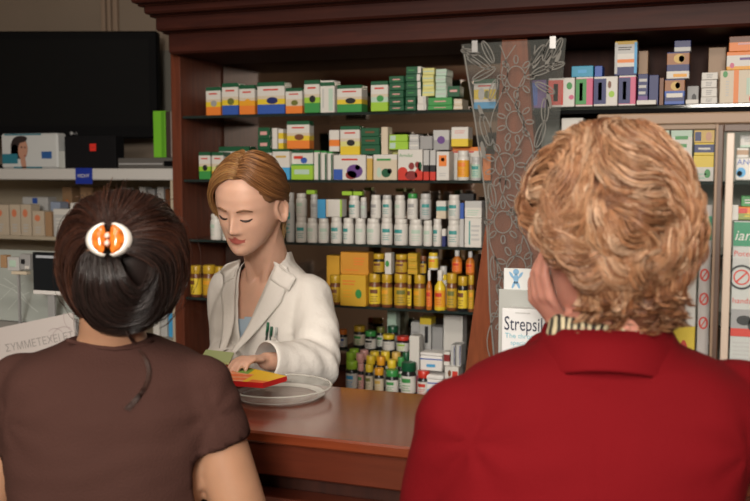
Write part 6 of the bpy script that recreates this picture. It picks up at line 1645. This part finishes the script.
    for k in range(49):
        t = 2*PI*k/48; cd, sd_ = math.cos(t), math.sin(t); w_ = .004*math.sin(t*5)
        base = lambda a, d, z: sc + L*(a*sd_) - F*(d*cd) + Vector((0, 0, z+.012*max(0, -sd_)+.014*max(0, cd)))
        rs.append([base(.066, .060, -.034), base(.079+w_, .074, -.026), base(.080+w_, .074, -.012), base(.073, .064, .006+w_), base(.066, .056, .010), base(.064, .054, -.004)])
    b.rings(rs, ZB, True); b.v = [tuple(Vector(p)-root.location) for p in b.v]; b.build('scarf', root, True)
    # skirt, shoes
    b = MB(); torso(b, [(secs[-3][0], secs[-3][1]*.98, .118), (secs[-2][0], secs[-2][1]*.97, .13), (hips, secs[-1][1]*.92, .135), (Vector((hips.x, hips.y, .5)), .20, .15)], L, F, 0)
    finish(fuse(b, .012, 4), 'skirt', root, [fabric('dark_skirt_wool', (.03, .03, .035))])
    for sg in (-1, 1):
        h = hips+L*sg*.09; a_ = Vector((h.x, h.y, 0)); b = MB()
        limb(b, [a_+Vector((0, 0, .045))-F*.03, a_+Vector((0, 0, .042))+F*.08, a_+Vector((0, 0, .033))+F*.17], [.044, .042, .033])
        finish(fuse(b, .008, 3), 'shoe', root, [BLACK])
    # ---- curly hair
    Vv = Vector((0, 0, 1)); Ww = -aw; Uu = Vv.cross(Ww).normalized()
    O = W(610, 219, D=D); R3 = np.array([.103, .118, .112])
    MT = Matrix((Uu, Vv, Ww)).transposed().to_4x4(); MT.translation = O
    Mm = np.array(MT.to_3x3()); T = np.array(O)
    b = MB(); b.ball((0, 0, .004), (.100, .112, .108), DM, 32, MT)
    b.ball((0, 0, 0), (.074, .075, .06), DM, 24, Matrix.Translation(O+Vv*-.080+Uu*.018+Ww*.01)); b.ball((0, 0, 0), (.062, .06, .04), DM, 24, Matrix.Translation(O+Vv*-.105+Uu*.022+Ww*.03))
    me = fuse(b, .007, 4)
    fc = fcent(me); rel = fc-np.array(O); fwd = rel @ np.array(FH)
    ru_ = rel @ np.array(Uu)
    drop(me, ~(((fwd > .078) & (rel[:, 2] < .045)) | ((ru_ < -.030) & (rel[:, 2] < -.036-(ru_+.082)*1.0))))
    P = coords(me); N = normals(me); setco(me, P+N*(vnoise(P, 30, 4)*.012)[:, None])
    finish(me, 'hair_base', root, [mat((.11, .042, .02), .6, name='strawberry_hair_base', noise_amt=.4, nscale=40)])
    H = Hair()
    tints = [(.42, .215, .11), (.50, .285, .16), (.30, .135, .065), (.62, .41, .27), (.22, .09, .042), (.38, .18, .088)]
    darkt = [(.13, .045, .018), (.20, .075, .03)]
    FHl = np.array([FH.dot(Uu), FH.dot(Vv), FH.dot(Ww)])
    crown = np.array([.05, .93, -.32]); crown /= np.linalg.norm(crown)
    def flow(n):
        # away from the crown, with a swirl, plus slow waves
        d = crown-n*(crown @ n); ln = np.linalg.norm(d); d = -d/(ln+1e-6)
        sw = np.cross(n, d)
        ph = 1.1*noise.noise(Vector((n[0]*1.5+3, n[1]*1.5, n[2]*1.5)))+(.25+.75*min(1, max(0, .6-n[1])))*noise.noise(Vector((n[0]*3.0+7, n[1]*3.0, n[2]*3.0)))
        a = .35+ph*1.9
        return d*math.cos(a)+sw*math.sin(a)
    nlock = 560; made = 0
    while made < nlock:
        n = RNG.normal(0, 1, 3); n /= np.linalg.norm(n)
        if n[1] < -.55: continue
        if n @ FHl > .55 and n[1] < .45: continue
        if n @ FHl > .80: continue
        if n[2] < -.55: continue
        made += 1
        steps = 15; ds = RNG.uniform(.055, .075); p = n.copy(); path = [] ; ph0 = 5*noise.noise(Vector((n[0]*1.3, n[1]*1.3, n[2]*1.3+9)))
        amp = RNG.uniform(.35, .75)*(.7 if n[1] > .45 else 1.7); base = RNG.uniform(1.00, 1.10); curl = RNG.uniform(.5, 1.5)
        for k in range(steps):
            q = k/(steps-1)
            f = flow(p); a = amp*math.sin(q*9+ph0)*(.5+q*.6) + (curl*(q-.75)*5*(RNG.random()*0+1) if q > .75 else 0)*(1 if made % 2 else -1)
            side = np.cross(p, f); dr = f*math.cos(a)+side*math.sin(a)
            rr = base+.050*math.sin(q*PI)+(.03 if n[1] > .4 else .085)*math.sin(q*8+ph0+1.2)-.05*(q > .85)*(q-.85)*5
            pos = p*R3*rr
            # nape narrows and flicks outwards
            if pos[1] < -.075: pos[0] = .016+(pos[0]-.016)*(1-.9*min(1, (-.075-pos[1])*9)*.35); pos[2] *= .95
            if pos[0] < -.036 and pos[1] < -.046-(pos[0]+.082)*1.0 and pos[2] < .085: break
            path.append(pos)
            p = p+dr*ds; p /= np.linalg.norm(p)
            if p[1] < -.93: break
        if len(path) < 6: continue
        path = np.array(path)
        if path[:, 1].min() < -.118: 
            path = path[path[:, 1] > -.118]
            if len(path) < 6: continue
        m = len(path); tg = np.gradient(path, axis=0); tg /= np.linalg.norm(tg, axis=1)[:, None]+1e-9
        nn = path/np.linalg.norm(path, axis=1)[:, None]; sd2 = np.cross(tg, nn); sd2 /= np.linalg.norm(sd2, axis=1)[:, None]+1e-9; nn = np.cross(sd2, tg)
        base_t = tints[int(RNG.integers(len(tints)))]; W_ = RNG.uniform(.009, .016)
        qq = np.linspace(0, 1, m)
        prof = np.sqrt(np.clip(np.sin((.10+.86*qq)*PI), .03, 1))
        for s_ in range(20):
            a = RNG.uniform(0, 2*PI); rr = math.sqrt(RNG.random()); tw = RNG.uniform(.6, 1.6)
            ang = a+qq*tw
            pp_ = path + sd2*(np.cos(ang)*rr*W_*prof)[:, None]+nn*(np.sin(ang)*rr*W_*.6*prof)[:, None]
            t_ = base_t if RNG.random() < .7 else (tints[int(RNG.integers(len(tints)))] if rr > .4 else darkt[int(RNG.integers(2))])
            v = RNG.uniform(.8, 1.15)
            H.add(spline(pp_, m+6) @ Mm.T + T, RNG.uniform(.0006, .0011), (t_[0]*v, t_[1]*v, t_[2]*v))
    # nape locks that flick out over the collar
    for k in range(320):
        u0 = RNG.choice([RNG.uniform(-.030, .085), RNG.normal(.022, .012), RNG.normal(.070, .008)]); v0 = RNG.uniform(-.095, -.045); w0 = .105*math.sqrt(max(.1, 1-(u0/.115)**2-(v0/.13)**2))+RNG.uniform(-.02, .006)
        sgn = 1 if u0 > .02 else -1; fl = RNG.uniform(-.3, 1)*sgn*.014
        ln = RNG.uniform(.6, 1.0)
        pts = np.array([(u0, v0, w0), (u0+fl*.2, v0-.020*ln, w0+.002), (u0+fl*-.3, v0-.036*ln, w0-.006), (u0+fl*.5, v0-.050*ln, w0-.008), (u0+fl*1.3, v0-.058*ln, w0-.002), (u0+fl*1.8, v0-.056*ln, w0+.006)])
        pts[:, 1] = np.maximum(pts[:, 1]-.006, -.142)
        sp = spline(pts, 14); base_t = tints[int(RNG.integers(len(tints)))]
        for s_ in range(16):
            a = RNG.uniform(0, 2*PI); rr = math.sqrt(RNG.random())*RNG.uniform(.006, .009); q = np.linspace(0, 1, 14); pr = np.sqrt(np.clip(np.sin((.12+.84*q)*PI), .03, 1))
            off = np.stack([np.cos(a+q)*rr*pr, np.zeros(14), np.sin(a+q)*rr*.7*pr], 1)
            t_ = base_t if RNG.random() < .65 else darkt[int(RNG.integers(2))]; v = RNG.uniform(.8, 1.15)
            H.add((sp+off) @ Mm.T + T, RNG.uniform(.0007, .0012), (t_[0]*v, t_[1]*v, t_[2]*v))
    H.build('curly_hair', root, hairmat('strawberry_blonde_hair', .38, .4), .3)
right_woman()
